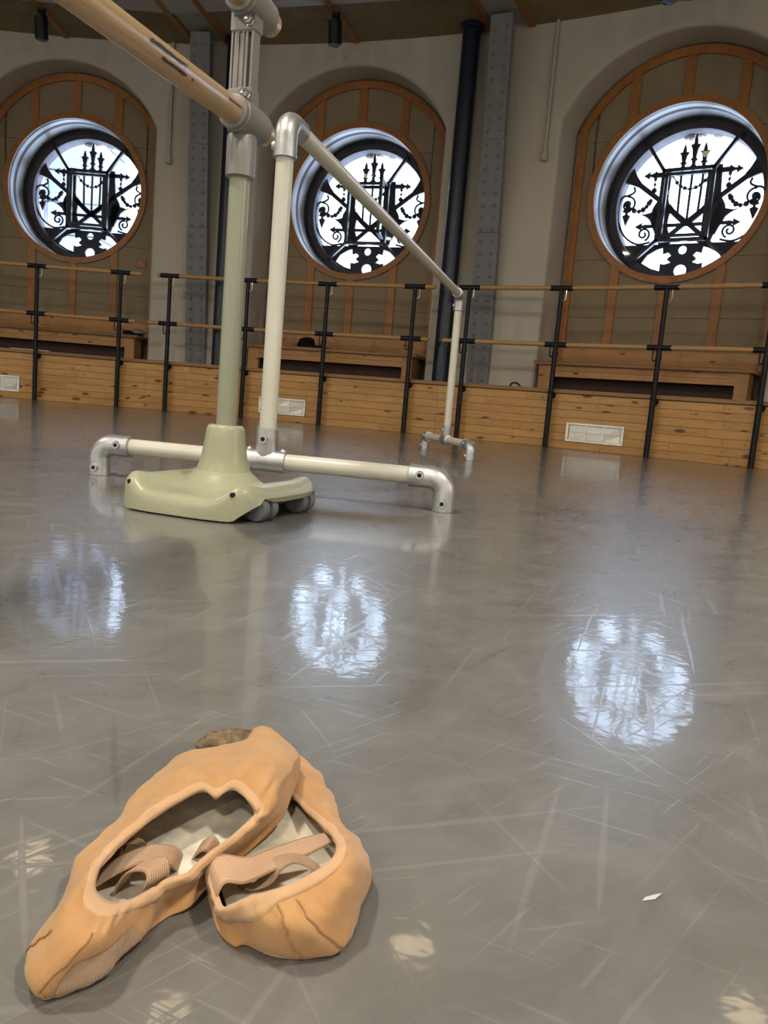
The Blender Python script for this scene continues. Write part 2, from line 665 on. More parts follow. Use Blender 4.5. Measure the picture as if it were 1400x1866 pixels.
# ceiling: radial fibre boards, wooden battens, pale strips over the columns, pale inner slab
ceil = empty('ceiling', (CX, CY, H), 0, 'fibre board ceiling with radial wooden battens and pale inner slab', None, kind='structure')
mb = MB()
N = 22
ring = []
for k in range(N):
    a = .1312 + PITCH_A * k
    ring.append((11.95 * math.sin(a), 11.95 * math.cos(a)))
vs = [(x, y, -.015) for x, y in ring] + [(x, y, .25) for x, y in ring]
mb.add(vs + [(0, 0, -.015)], [(2 * N, (k + 1) % N, k) for k in range(N)] + [(k, (k + 1) % N, N + (k + 1) % N, N + k) for k in range(N)])
mb.build('inner_slab', M['plaster_pale'], ceil, smooth=0)
mb = MB()
N = 88
vs = []
for k in range(N):
    a = 2 * PI * k / N
    for R in (11.5, 13.3):
        vs.append((R * math.sin(a), R * math.cos(a), .03))
mb.add(vs, [(2 * k, 2 * ((k + 1) % N), 2 * ((k + 1) % N) + 1, 2 * k + 1) for k in range(N)])
mb.build('soffit', M['plaster_pale'], ceil, smooth=0)


def sector(a0, a1, r0, r1, z0, z1, n=8):
    m = MB()
    vs = []
    for k in range(n + 1):
        a = a0 + (a1 - a0) * k / n
        s_, c = math.sin(a), math.cos(a)
        vs += [(r0 * s_, r0 * c, z0), (r1 * s_, r1 * c, z0), (r1 * s_, r1 * c, z1), (r0 * s_, r0 * c, z1)]
    fs = [(0, 1, 2, 3), (n * 4 + 3, n * 4 + 2, n * 4 + 1, n * 4)]
    for k in range(n):
        a = k * 4
        for j in range(4):
            fs.append((a + j, a + (j + 1) % 4, a + 4 + (j + 1) % 4, a + 4 + j))
    m.add(vs, fs)
    return m


bd = sector(-.123, -.0022, 11.6, 12.9, 0, .02).mesh('ceiling_board', M['board'], 0)
bd2 = sector(.0022, .123, 11.6, 12.9, 0, .02).mesh('ceiling_board', M['board'], 0)
bt = MB()
bt.box(-.035, .035, 11.62, 12.9, -.018, .01)
btm = bt.mesh('batten', M['teak'], 0)
for k in range(-2, 5):
    th = -.0009 + PITCH_A * k
    for me in (bd, bd2):
        o = link('ceiling_board', me, ceil)
        o.rotation_euler.z = -th
    for da in (-.1245, 0, .1245):
        o = link('batten', btm, ceil)
        o.rotation_euler.z = -(th + da)

# wainscot: ledge and planks, one flat run between each pair of break points
wain = empty('wall_wainscot', (CX, CY, 0), 0, 'low varnished pine plank wainscot with a ledge running under the windows', None, kind='structure')
BRK = [-.25, -.172, -.088, -.0049, .079, .1045, .1293, .2094, .2902, .376, .4035, .4273, .5087, .5931, .6705, .752, .835]
mb = MB()
N = 120
vs = []
for k in range(N):
    a = 2 * PI * k / N
    s_, c = math.sin(a), math.cos(a)
    for R, z in ((R_WAIN + .035, 0), (R_WAIN + .035, Z_LEDGE - .012), (13.2, Z_LEDGE - .012)):
        vs.append((R * s_, R * c, z))
mb.add(vs, [(3 * k + j, 3 * ((k + 1) % N) + j, 3 * ((k + 1) % N) + j + 1, 3 * k + j + 1) for k in range(N) for j in range(2)])
mb.build('backing', M['ledge'], wain)
ROWS = 7
PH = (Z_LEDGE - .045) / ROWS
for i in range(len(BRK) - 1):
    a, b = BRK[i], BRK[i + 1]
    am = (a + b) / 2
    half = R_WAIN * math.sin((b - a) / 2)
    rm = R_WAIN * math.cos((b - a) / 2)

    def put(name, me, x, z):
        o = link(name, me, wain)
        t = Vector((math.cos(am), -math.sin(am), 0))
        nn = Vector((math.sin(am), math.cos(am), 0))
        o.location = nn * rm + t * x + Vector((0, 0, z))
        o.rotation_euler.z = -am
        return o
    for r in range(ROWS):
        cuts = [-half, half]
        if b - a > .05 and random.random() < .75:
            cuts.insert(1, random.uniform(-half * .65, half * .65))
        for x0, x1 in zip(cuts[:-1], cuts[1:]):
            m = MB()
            l = (x1 - x0) / 2 - .0012
            pr = random.uniform(0, .003)
            m.cbox(-l, l, -pr, .035, .0012, PH - .0012, .0016)
            put('plank', m.mesh('plank', M['pine'], 0), (x0 + x1) / 2, r * PH)
    m = MB()
    m.cbox(-half + .001, half - .001, -.022, .5, -.04, 0, .004)
    put('ledge_board', m.mesh('ledge_board', M['ledge'], 0), 0, Z_LEDGE)

SHOES = {
 'left': [[[-0.1188,0.3464,0.028],[-0.1235,0.3195,0.028],[-0.1385,0.3134,0.01],0.001],[[-0.1245,0.3503,0.03],[-0.1318,0.3333,0.03],[-0.1468,0.3314,0.01],0.001],[[-0.128,0.3634,0.031],[-0.1332,0.3567,0.031],[-0.1479,0.3472,0.01],0.001],[[-0.1277,0.3742,0.032],[-0.135,0.3722,0.031],[-0.1474,0.3756,0.012],0.001],[[-0.1244,0.3875,0.033],[-0.133,0.3865,0.032],[-0.152,0.397,0.015],0.001],[[-0.1187,0.3975,0.035],[-0.1269,0.3991,0.035],[-0.1432,0.4154,0.02],0.002],[[-0.1099,0.4145,0.038],[-0.1183,0.4208,0.039],[-0.1406,0.4457,0.022],0.005],[[-0.1,0.425,0.041],[-0.1082,0.4366,0.044],[-0.135,0.4715,0.026],0.009],[[-0.0918,0.431,0.043],[-0.1,0.4501,0.047],[-0.1249,0.4932,0.03],0.013],[[-0.0831,0.426,0.042],[-0.0872,0.4471,0.046],[-0.1088,0.5036,0.034],0.017],[[-0.0747,0.4318,0.045],[-0.0731,0.4526,0.05],[-0.0841,0.5144,0.036],0.019],[[-0.0635,0.4204,0.045],[-0.0569,0.4477,0.052],[-0.0755,0.5381,0.038],0.019],[[-0.0584,0.4154,0.043],[-0.0491,0.4426,0.048],[-0.048,0.5168,0.034],0.019],[[-0.0581,0.4147,0.04],[-0.0479,0.4251,0.043],[-0.0433,0.4958,0.03],0.019],[[-0.0612,0.4104,0.037],[-0.0539,0.4149,0.036],[-0.0446,0.4577,0.026],0.018],[[-0.0708,0.3974,0.032],[-0.0644,0.4048,0.029],[-0.056,0.4336,0.02],0.013],[[-0.0807,0.3853,0.027],[-0.0768,0.3926,0.022],[-0.0756,0.4025,0.016],0.007],[[-0.0865,0.3766,0.024],[-0.0833,0.3827,0.018],[-0.0829,0.3882,0.012],0.003],[[-0.0951,0.3709,0.023],[-0.0932,0.3758,0.016],[-0.0931,0.3824,0.006],0.001],[[-0.1013,0.3629,0.023],[-0.1006,0.3614,0.018],[-0.0994,0.3682,0.008],0.001],[[-0.1069,0.3539,0.024],[-0.1062,0.344,0.022],[-0.1014,0.3476,0.008],0.001],[[-0.1115,0.3471,0.026],[-0.1094,0.3298,0.026],[-0.1107,0.3281,0.008],0.001],[[-0.1152,0.3457,0.027],[-0.1141,0.3183,0.027],[-0.1274,0.3096,0.008],0.001]],
 'right': [[[-0.0591,0.4892,0.012],[-0.0626,0.5106,0.015],[-0.0691,0.5552,0.008],0.001],[[-0.0453,0.482,0.016],[-0.0462,0.5033,0.018],[-0.0486,0.5615,0.008],0.001],[[-0.0315,0.4535,0.022],[-0.0302,0.475,0.022],[-0.0311,0.5347,0.008],0.001],[[-0.0212,0.4315,0.027],[-0.0182,0.4465,0.027],[-0.0171,0.4944,0.01],0.001],[[-0.0134,0.4136,0.031],[-0.0091,0.4202,0.031],[-0.0088,0.4599,0.012],0.001],[[-0.0102,0.399,0.034],[-0.0035,0.4045,0.033],[0.002,0.4406,0.013],0.001],[[-0.0109,0.3848,0.036],[-0.0011,0.3885,0.033],[0.009,0.4212,0.012],0.001],[[-0.0166,0.3738,0.036],[-0.0029,0.369,0.031],[0.008,0.3975,0.01],0.001],[[-0.0243,0.3658,0.035],[-0.0089,0.3567,0.028],[0.0037,0.3762,0.007],0.001],[[-0.0308,0.361,0.034],[-0.0152,0.3515,0.025],[0.0001,0.3633,0.006],0.001],[[-0.0366,0.3578,0.033],[-0.024,0.3455,0.024],[-0.011,0.3517,0.006],0.001],[[-0.0426,0.3571,0.031],[-0.0348,0.3455,0.023],[-0.03,0.3486,0.006],0.001],[[-0.0496,0.3579,0.028],[-0.0465,0.351,0.021],[-0.0462,0.3537,0.007],0.001],[[-0.0562,0.3573,0.024],[-0.0572,0.3571,0.018],[-0.058,0.3643,0.007],0.001],[[-0.0643,0.3606,0.018],[-0.0656,0.3647,0.013],[-0.0673,0.3727,0.007],0.001],[[-0.07,0.37,0.018],[-0.0728,0.3786,0.012],[-0.0737,0.3862,0.006],0.001],[[-0.0753,0.3832,0.02],[-0.0786,0.392,0.014],[-0.0807,0.4029,0.006],0.001],[[-0.0762,0.397,0.021],[-0.0804,0.4061,0.015],[-0.0849,0.4158,0.006],0.001],[[-0.0688,0.4229,0.018],[-0.074,0.4336,0.013],[-0.0797,0.4385,0.006],0.001],[[-0.064,0.4526,0.014],[-0.0695,0.4637,0.013],[-0.076,0.4719,0.006],0.001],[[-0.0628,0.4774,0.012],[-0.0699,0.497,0.013],[-0.0751,0.5181,0.006],0.001]],
 'left_straps': [[[[-0.1335,0.3757,0.014],[-0.1218,0.3816,0.02],[-0.1089,0.3874,0.024],[-0.0996,0.3896,0.021],[-0.0969,0.3978,0.012]],[[-0.1345,0.3945,0.014],[-0.1235,0.3952,0.022],[-0.1114,0.4002,0.025],[-0.0999,0.4075,0.02],[-0.0959,0.412,0.01]]],[[[-0.1243,0.3754,0.006],[-0.1226,0.376,0.014],[-0.1162,0.3733,0.025],[-0.1065,0.3696,0.029],[-0.1035,0.3651,0.026],[-0.1072,0.3709,0.018]],[[-0.121,0.3786,0.006],[-0.1189,0.3915,0.014],[-0.1095,0.3841,0.026],[-0.0989,0.3833,0.029],[-0.0959,0.3783,0.026],[-0.0976,0.3806,0.018]]],[[[-0.0934,0.4059,0.008],[-0.089,0.4057,0.017],[-0.0834,0.4005,0.024],[-0.0808,0.4034,0.02]],[[-0.0896,0.4161,0.008],[-0.0882,0.4187,0.017],[-0.0813,0.4151,0.024],[-0.0774,0.4152,0.02]]],[[[-0.1366,0.4116,0.01],[-0.1302,0.4058,0.02],[-0.1224,0.3983,0.026],[-0.1212,0.4077,0.018]],[[-0.1317,0.4067,0.01],[-0.128,0.4085,0.022],[-0.1185,0.4031,0.026],[-0.1185,0.4143,0.016]]]],
 'right_straps': [[[[-0.0675,0.3746,0.008],[-0.0686,0.3702,0.018],[-0.065,0.372,0.025],[-0.0555,0.3764,0.023],[-0.0441,0.3879,0.023],[-0.0276,0.4,0.026],[-0.0139,0.4128,0.028]],[[-0.0749,0.3843,0.008],[-0.0796,0.3908,0.018],[-0.0769,0.3955,0.026],[-0.0595,0.3973,0.024],[-0.0472,0.4074,0.024],[-0.0295,0.4165,0.027],[-0.0186,0.4209,0.028]]],[[[-0.0632,0.3922,0.012],[-0.0539,0.3872,0.012],[-0.0436,0.3872,0.017],[-0.0382,0.3882,0.025],[-0.0318,0.3895,0.028],[-0.0216,0.3858,0.028],[-0.0184,0.3856,0.026]],[[-0.0614,0.395,0.012],[-0.0535,0.3935,0.012],[-0.0482,0.3968,0.017],[-0.0435,0.398,0.025],[-0.0334,0.3953,0.03],[-0.0256,0.3941,0.029],[-0.0173,0.3877,0.028]]]],
}
HEEL_PAD = (-0.0941, 0.539, 0.022)

# ------------------------------------------------------------------ windows
YG = R_GLASS - R_PANEL
CAS_X, CAS_B, CAS_T = .26, -.40, .335
DG = [(-.49, .665), (.49, .665), (.49, -.605), (-.49, -.605)]


def board_meshes():
    cols = [(-1.03, -.590), (-.49, -.05), (.05, .49), (.590, 1.03)]
    cols = [(-1.03, -.585), (-.495, -.045), (.045, .495), (.585, 1.03)]
    zcuts = [1.085, 1.44, 2.06, 3.30, 4.2]
    res = []
    for x0, x1 in cols:
        for z0, z1 in zip(zcuts[:-1], zcuts[1:]):
            xs = [x0 + (x1 - x0) * k / 14 for k in range(15)]
            for part in (0, 1):
                run = []

                def flush(run):
                    if len(run) > 1:
                        m = MB()
                        vs, fs = [], []
                        for x, a, b in run:
                            vs += [(x, 0, a), (x, 0, b), (x, .03, b), (x, .03, a)]
                        k = len(run)
                        for i in range(k - 1):
                            for j in range(4):
                                fs.append((i * 4 + j, i * 4 + (j + 1) % 4, i * 4 + 4 + (j + 1) % 4, i * 4 + 4 + j))
                        fs += [(0, 1, 2, 3), (k * 4 - 1, k * 4 - 2, k * 4 - 3, k * 4 - 4)]
                        m.add(vs, fs)
                        res.append(m.mesh('acoustic_board', M['board'], 0))
                for x in xs:
                    a, b = z0 + .002, min(z1 - .002, arch_top(x, HWP, ARP, ACP) - .07)
                    rr = .925
                    if abs(x) < rr:
                        s_ = math.sqrt(rr * rr - x * x)
                        lo, hi = WZ - s_, WZ + s_
                        if part == 0:
                            b = min(b, lo)
                        else:
                            a = max(a, hi)
                    elif part == 1:
                        a = b
                    if b - a > .002:
                        run.append((x, a, b))
                    else:
                        flush(run)
                        run = []
                flush(run)
    return res


boards = board_meshes()
wp = {}
m = MB()
inner = arch_line(HWP - .04, ARP - .04, ACP, .9)
m.strip(inner, .085, -.03, .03)
wp['arch_frame'] = m.mesh('arch_frame', M['teak'])
m = MB()
m.ringband(.862, .935, -.032, .03, WZ, 128)
wp['round_frame'] = m.mesh('round_frame', M['teak'])
m = MB()
m.box(-1.05, 1.05, -.028, .03, .905, 1.09)
wp['bottom_rail'] = m.mesh('bottom_rail', M['pine_dull'])
battens = []
for x in (-.54, 0, .54):
    s_ = math.sqrt(.91 ** 2 - x * x)
    for a, b in ((1.08, WZ - s_), (WZ + s_, arch_top(x, HWP, ARP, ACP) - .05)):
        m = MB()
        m.box(x - .046, x + .046, -.022, .03, a, b)
        battens.append(m.mesh('batten', M['teak'], 0))
reveals = []
for y0, y1, r, mt in ((-.01, .11, .862, 'winwhite'), (.11, .18, .862, 'winbrown'), (.18, YG + .1, .862, 'winwhite')):
    m = MB()
    m.ringband(r, r + .02, y0, y1, WZ, 128)
    reveals.append(m.mesh('reveal_band', M[mt], 30))
m = MB()
m.ringband(.832, .863, YG - .02, YG + .04, WZ, 128)
wp['iron_ring'] = m.mesh('iron_ring', M['winiron'])
bars = []
cor = [(-CAS_X, CAS_T), (CAS_X, CAS_T), (CAS_X, CAS_B), (-CAS_X, CAS_B)]
for i in range(4):
    a, b = cor[i], cor[(i + 1) % 4]
    m = MB()
    d = .018
    ax, az, bx, bz = a[0], a[1], b[0], b[1]
    m.strip([(ax + (d if bx < ax else -d if bx > ax else 0), WZ + az + (d if bz < az else -d if bz > az else 0)), (bx + (d if bx > ax else -d if bx < ax else 0), WZ + bz + (d if bz > az else -d if bz < az else 0))], .036, YG - .02, YG + .03)
    bars.append(m.mesh('glazing_bar', M['winiron'], 0))
    m = MB()
    m.strip([(ax, WZ + az), (DG[i][0] * 1.02, WZ + DG[i][1] * 1.02)], .036, YG - .018, YG + .028)
    bars.append(m.mesh('glazing_bar', M['winiron'], 0))
panes = []
for i in range(4):
    a, b = cor[i], cor[(i + 1) % 4]
    t0, t1 = math.atan2(DG[i][1], DG[i][0]), math.atan2(DG[(i + 1) % 4][1], DG[(i + 1) % 4][0])
    if t1 > t0:
        t1 -= 2 * PI
    arc = [(.845 * math.cos(t0 + (t1 - t0) * k / 16), WZ + .845 * math.sin(t0 + (t1 - t0) * k / 16)) for k in range(17)]
    m = MB()
    poly = arc + [(b[0], WZ + b[1]), (a[0], WZ + a[1])]
    nn = len(poly)
    m.add([(x, YG + .005, z) for x, z in poly], [tuple(range(nn))])
    panes.append(m.mesh('pane', M['glass'], 0))
m = MB()
m.ringband(.765, 1.25, YG + .06, YG + .26, WZ, 96)
wp['outer_stone'] = m.mesh('outer_stone', M['stone'], 30)
# small opening sash, hinge on the right edge (local x = 0 at hinge)
m = MB()
sw, sb, st_ = 2 * CAS_X - .05, CAS_B + .03, CAS_T - .03
for x0, x1, z0, z1 in ((-sw, -sw + .03, sb, st_), (-.03, 0, sb, st_), (-sw, 0, sb, sb + .03), (-sw, 0, st_ - .03, st_)):
    m.box(x0, x1, -.02, .02, z0, z1)
sash_me = m.mesh('sash', M['winiron'], 0)
m = MB()
m.add([(-sw + .02, 0, sb + .02), (-.02, 0, sb + .02), (-.02, 0, st_ - .02), (-sw + .02, 0, st_ - .02)], [(0, 1, 2, 3)])
spane_me = m.mesh('pane', M['glass'], 0)
# carved stone hanging outside at the top of the opening
m = MB()
rs = random.Random(3)
for k in range(9):
    m.ball((-.12 + k * .042 + rs.uniform(-.01, .01), .64 + rs.uniform(0, .05), WZ + .765 + rs.uniform(-.015, .02) + (.02 if k in (4, 5) else 0)), rs.uniform(.035, .055), 8, 6)
wp['stone_garland'] = m.mesh('stone_garland', M['palestone'])
wlab = ['round black-framed window in an arched orange wood and fibre board panel, left', 'round window in an arched wooden panel with its small sash swung open, middle', 'round black-framed window in an arched orange wood panel, right and nearest']
windows = []
for k, th in enumerate(TH):
    wn = bay('window_%d' % (k + 1), th, R_PANEL, kind='structure', label=wlab[k])
    windows.append(wn)
    for me in boards:
        link('acoustic_board', me, wn)
    for nme, me in wp.items():
        link(nme, me, wn)
    for me in battens:
        link('batten', me, wn)
    for me in reveals:
        link('reveal_band', me, wn)
    for me in bars:
        link('glazing_bar', me, wn)
    for me in panes:
        link('pane', me, wn)
    s_ = link('sash', sash_me, wn)
    s_.location = (CAS_X - .025, YG, WZ)
    s_.rotation_euler.z = math.radians(100) if k == 1 else 0
    link('pane', spane_me, s_)
# little wooden plate with a screw on the left window's panel
m = MB()
m.cbox(.81, .955, -.02, .001, 1.81, 1.90, .002)
pl = m.build('wood_plate', M['teak'], windows[0], 0)
m = MB()
m.lathe([(.013, 0), (.013, .006), (.006, .01)], (.885, -.02, 1.857), 12, (0, -1, 0))
m.build('screw', M['chrome'], pl)

# ------------------------------------------------------------------ lyre grilles outside the windows
def mir(p):
    return [(-x, z) for x, z in p]


def spiral(cx, cz, r0, r1, a0, turns, n=28):
    return [(cx + (r0 + (r1 - r0) * k / n) * math.cos(a0 + turns * 2 * PI * k / n), cz + (r0 + (r1 - r0) * k / n) * math.sin(a0 + turns * 2 * PI * k / n)) for k in range(n + 1)]


def sm2(p, n=6):
    return [(q.x, q.z) for q in crom([(x, 0, z) for x, z in p], n)]


T = .014
gp = []


def gpart(name, fn):
    m = MB()
    fn(m)
    gp.append((name, m.mesh(name, M['grille'], 30)))


def f_lyre(m):
    for s in (1, -1):
        p = sm2([(-.262, .40), (-.268, .22), (-.275, .07), (-.285, -.06), (-.27, -.20), (-.23, -.33), (-.20, -.42)])
        ws = [.085, .088, .09, .09, .09, .092, .095, .095, .097, .10, .10, .10, .11, .13, .15, .17, .19, .2, .2, .19, .18, .17, .16, .15, .14, .13, .13, .13, .13, .13, .13, .13, .13, .13, .13, .13, .13]
        m.strip(p if s > 0 else mir(p), ws[:len(p)], -T, T)
    for s in (1, -1):
        m.strip([(s * -.22, -.0), (s * -.10, -.12), (0, -.2)], [.07, .05, .06], -T, T)


gpart('lyre', f_lyre)
gpart('crossbar', lambda m: (m.strip([(-.42, .342), (.42, .342)], .05, -T, T), m.prism([(-.52, .342), (-.45, .385), (-.46, .355), (-.41, .36), (-.41, .325), (-.46, .33), (-.45, .30)], -T, T), m.prism([(.52, .342), (.45, .30), (.46, .33), (.41, .325), (.41, .36), (.46, .355), (.45, .385)], -T, T)))
gpart('lower_bar', lambda m: (m.strip([(-.44, -.207), (.44, -.207)], .035, -T, T), m.prism([(-.56, -.207), (-.48, -.165), (-.485, -.195), (-.43, -.185), (-.43, -.229), (-.485, -.22), (-.48, -.25)], -T, T), m.prism([(.56, -.207), (.48, -.25), (.485, -.22), (.43, -.229), (.43, -.185), (.485, -.195), (.48, -.165)], -T, T)))
for x in (-.115, 0, .115):
    gpart('string', lambda m, x=x: m.strip([(x, .33), (x * .92, -.19 + abs(x) * .8)], .024, -.008, .008))


def finial(x, z0, h):
    def fn(m):
        prof = [(.018, 0), (.046, .10 * h), (.018, .16 * h), (.018, .26 * h), (.038, .30 * h), (.018, .36 * h), (.030, .58 * h), (.052, .70 * h), (.020, .72 * h), (.016, .84 * h), (.003, h)]
        m.prism([(x - r, z0 + z) for r, z in prof] + [(x + r, z0 + z) for r, z in reversed(prof)], -T, T)
    return fn


gpart('finial', finial(0, .36, .385))
gpart('finial', finial(-.108, .36, .28))
gpart('finial', finial(.108, .36, .28))
for s in (-1, 1):
    def tr(m, s=s):
        pth = [(s * .60, .285), (s * .335, .085), (0, -.18), (s * -.17, -.32), (s * -.24, -.38)]
        m.strip(pth, [.055, .05, .045, .05, .06], -T, T)
        m.strip([(s * .56, .255), (s * .62, .30), (s * .675, .345), (s * .71, .375), (s * .735, .40)], [.06, .10, .16, .22, .26], -T * 1.5, T * 1.5)
    gpart('trumpet', tr)

    def scr(m, s=s):
        p = sm2([(.62, .235), (.605, .185), (.66, .15), (.735, .13), (.765, .05), (.765, -.05), (.75, -.15), (.685, -.28), (.595, -.36), (.49, -.40), (.37, -.378)])
        m.strip([(s * x, z) for x, z in p], .021, -.008, .008)
        m.strip([(s * x, z) for x, z in spiral(.665, .045, .09, .02, 1.4, 1.3)], .021, -.008, .008)
        m.strip([(s * x, z) for x, z in spiral(.455, -.29, .075, .015, -1.9, -1.4)], .021, -.008, .008)
        m.ball((s * .67, 0, .045), .036)
    gpart('scroll', scr)

    def spear(m, s=s):
        P = [(.0, .02), (.012, -.0), (.05, -.05), (.012, -.065), (.015, -.085), (.045, -.10), (.0, -.21)]
        P = P + [(-x, z) for x, z in reversed(P[1:-1])]
        m.prism([(s * .672 + x, .02 + z) for x, z in P], -T, T)
    gpart('spear_drop', spear)

    def gar(m, s=s):
        p = sm2([(.64, .0), (.55, -.037), (.475, -.011), (.43, .048), (.41, .08)], 5)
        m.strip([(s * x, z) for x, z in p], .010, -.006, .006)
        for k in range(0, len(p), 3):
            m.ball((s * p[k][0], 0, p[k][1]), .030 if k % 2 else .024)
        m.strip([(s * .40, .34), (s * .385, .17)], .010, -.006, .006)
        for z, r in ((.37, .016), (.30, .02), (.245, .016), (.18, .03)):
            m.ball((s * .39, 0, z), r)
    gpart('bead_garland', gar)

    def leaf(m, s=s):
        m.prism([(s * x, z) for x, z in ([(.52, -.065), (.47, -.075), (.40, -.06), (.33, -.02), (.28, -.05), (.26, -.28), (.31, -.33), (.34, -.26), (.37, -.20), (.40, -.14), (.45, -.10)] if s < 0 else list(reversed([(.52, -.065), (.47, -.075), (.40, -.06), (.33, -.02), (.28, -.05), (.26, -.28), (.31, -.33), (.34, -.26), (.37, -.20), (.40, -.14), (.45, -.10)])))], -T, T)
    gpart('leaf', leaf)


def garc(m):
    p = sm2([(-.20, .32), (-.13, .22), (-.075, .186), (0, .165), (.075, .186), (.13, .22), (.20, .32)], 4)
    m.strip(p, .012, -.02, -.008)
    for k in range(0, len(p), 3):
        m.ball((p[k][0], -.014, p[k][1]), .022)


gpart('bead_garland', garc)
# pierced bottom plate
cu = bpy.data.curves.new('base_plate', 'CURVE')
cu.dimensions = '2D'
cu.fill_mode = 'BOTH'
cu.extrude = T


def spl(pts):
    s = cu.splines.new('POLY')
    s.points.add(len(pts) - 1)
    for q, (x, z) in zip(s.points, pts):
        q.co = (x, z, 0, 1)
    s.use_cyclic_u = True


t0 = math.asin(-.41 / .79)
spl([(.79 * math.cos(t0 - (PI + 2 * t0) * k / 40), .79 * math.sin(t0 - (PI + 2 * t0) * k / 40)) for k in range(41)])
spl([(.045 * math.cos(2 * PI * k / 24), -.478 + .045 * math.sin(2 * PI * k / 24)) for k in range(24)])
spl([(.068 * math.cos(2 * PI * k / 24), -.700 + .066 * math.sin(2 * PI * k / 24)) for k in range(24)])
lh = [(-.435, -.608), (-.38, -.524), (-.28, -.466), (-.215, -.447), (-.205, -.515), (-.15, -.50), (-.117, -.535), (-.16, -.575), (-.115, -.609), (-.18, -.63), (-.225, -.62), (-.225, -.70), (-.315, -.675)]
spl(lh)
spl(mir(lh))
co = bpy.data.objects.new('tmp', cu)
COL.objects.link(co)
me = bpy.data.meshes.new_from_object(co)
bpy.data.objects.remove(co)
me.transform(Matrix.Rotation(PI / 2, 4, 'X'))
me.materials.clear()
me.materials.append(M['grille'])
me.name = 'base_plate'
gp.append(('base_plate', me))
glab = ['dark iron lyre grille outside the left round window', 'dark iron lyre grille outside the middle round window', 'dark iron lyre grille outside the right round window']
for k, th in enumerate(TH):
    g = bay('window_grille', th, R_GLASS + .16, WZ, label=glab[k], cat='grille', group='lyre grilles outside the round windows')
    for nme, me in gp:
        link(nme, me, g)

# pale building seen through the left window
m = MB()
for r in range(14):
    for c in range(5):
        m.cbox(-14.5 + c * 1.3, -13.22 + c * 1.3, 21 - (.03 if (r + c) % 2 else 0), 23, r * .8, r * .8 + .78, .02)
fb = m.build('stone_building', M['facade'])
tag(fb, 'pale blue-grey stone building seen through the left round window', 'building')
for x, z in ((-9.9, 5.2), (-12.2, 5.2)):
    m = MB()
    m.box(x - .5, x + .5, 20.92, 20.98, z - .9, z + .9)
    m.build('window_frame', M['palestone'], fb)

# ------------------------------------------------------------------ iron columns, pipes, conduits
def riveted(phi, label):
    r = bay('riveted_iron_column', phi, R_WALL, 0, label=label, cat='column', group='riveted iron columns')

    def yy(z):
        return -.02 - .345 * (z - Z_LEDGE) / (H - Z_LEDGE)
    for z0, z1, hw, th_ in ((Z_LEDGE, 2.24, .130, .012), (2.245, 3.18, .124, .008), (3.185, H - .02, .118, .004)):
        m = MB()
        a, b = yy(z0), yy(z1)
        m.add([(-hw, a - th_, z0), (hw, a - th_, z0), (hw, a + .06, z0), (-hw, a + .06, z0), (-hw, b - th_, z1), (hw, b - th_, z1), (hw, b + .06, z1), (-hw, b + .06, z1)],
              [(0, 3, 2, 1), (4, 5, 6, 7), (0, 1, 5, 4), (1, 2, 6, 5), (2, 3, 7, 6), (3, 0, 4, 7)])
        m.build('plate', M['iron'], r, 0)
    m = MB()
    a, b = yy(Z_LEDGE), yy(H)
    m.add([(-.03, a + .05, Z_LEDGE), (.03, a + .05, Z_LEDGE), (.03, .0, Z_LEDGE), (-.03, .0, Z_LEDGE), (-.03, b + .05, H), (.03, b + .05, H), (.03, .0, H), (-.03, .0, H)],
          [(0, 3, 2, 1), (4, 5, 6, 7), (0, 1, 5, 4), (1, 2, 6, 5), (2, 3, 7, 6), (3, 0, 4, 7)])
    m.build('web', M['iron'], r, 0)
    m = MB()
    z = Z_LEDGE + .06
    while z < H - .06:
        th_ = .012 if z < 2.24 else .008 if z < 3.18 else .004
        for x in (-.066, .066):
            m.lathe([(.019, 0), (.018, .006), (.012, .012), (.003, .015)], (x, yy(z) - th_, z), 8, (0, -1, 0))
        z += .124
    tag(m.build('rivets', M['iron'], r), kind='stuff')
    return r


riveted(.1419, 'grey riveted iron column between the left and middle windows')
riveted(.4278, 'grey riveted iron column between the middle and right windows')


def pipe(phi, label):
    r = bay('round_iron_column', phi, 12.52, Z_LEDGE, label=label, cat='column', group='dark round iron columns')
    m = MB()
    m.tube([(0, 0, 0), (0, 0, H - Z_LEDGE - .07)], .098, 32)
    m.build('shaft', M['navy'], r)
    m = MB()
    m.lathe([(.10, 0), (.125, .012), (.128, .05), (.12, .066)], (0, 0, H - Z_LEDGE - .075), 32)
    m.build('cap', M['navy'], r)


pipe(.1722, 'dark navy round iron column just right of the left riveted column')
pipe(.3972, 'dark navy round iron column just left of the right riveted column')
for phi, lb in ((.1052, 'off-white conduit running down the wall beside the left riveted column'), (.4682, 'off-white conduit running down the wall left of the right window')):
    r = bay('wall_conduit', phi, R_WALL - .03, 3.0, label=lb, cat='conduit', group='off-white wall conduits')
    m = MB()
    m.tube([(0, 0, .1), (0, 0, H - 3.0)], .017, 12)
    m.build('tube', M['greywhite'], r)
    m = MB()
    m.lathe([(.02, 0), (.036, .01), (.037, .055), (.03, .065), (.03, .11), (.02, .12)], (0, 0, 0), 16)
    m.build('end_fitting', M['greywhite'], r)

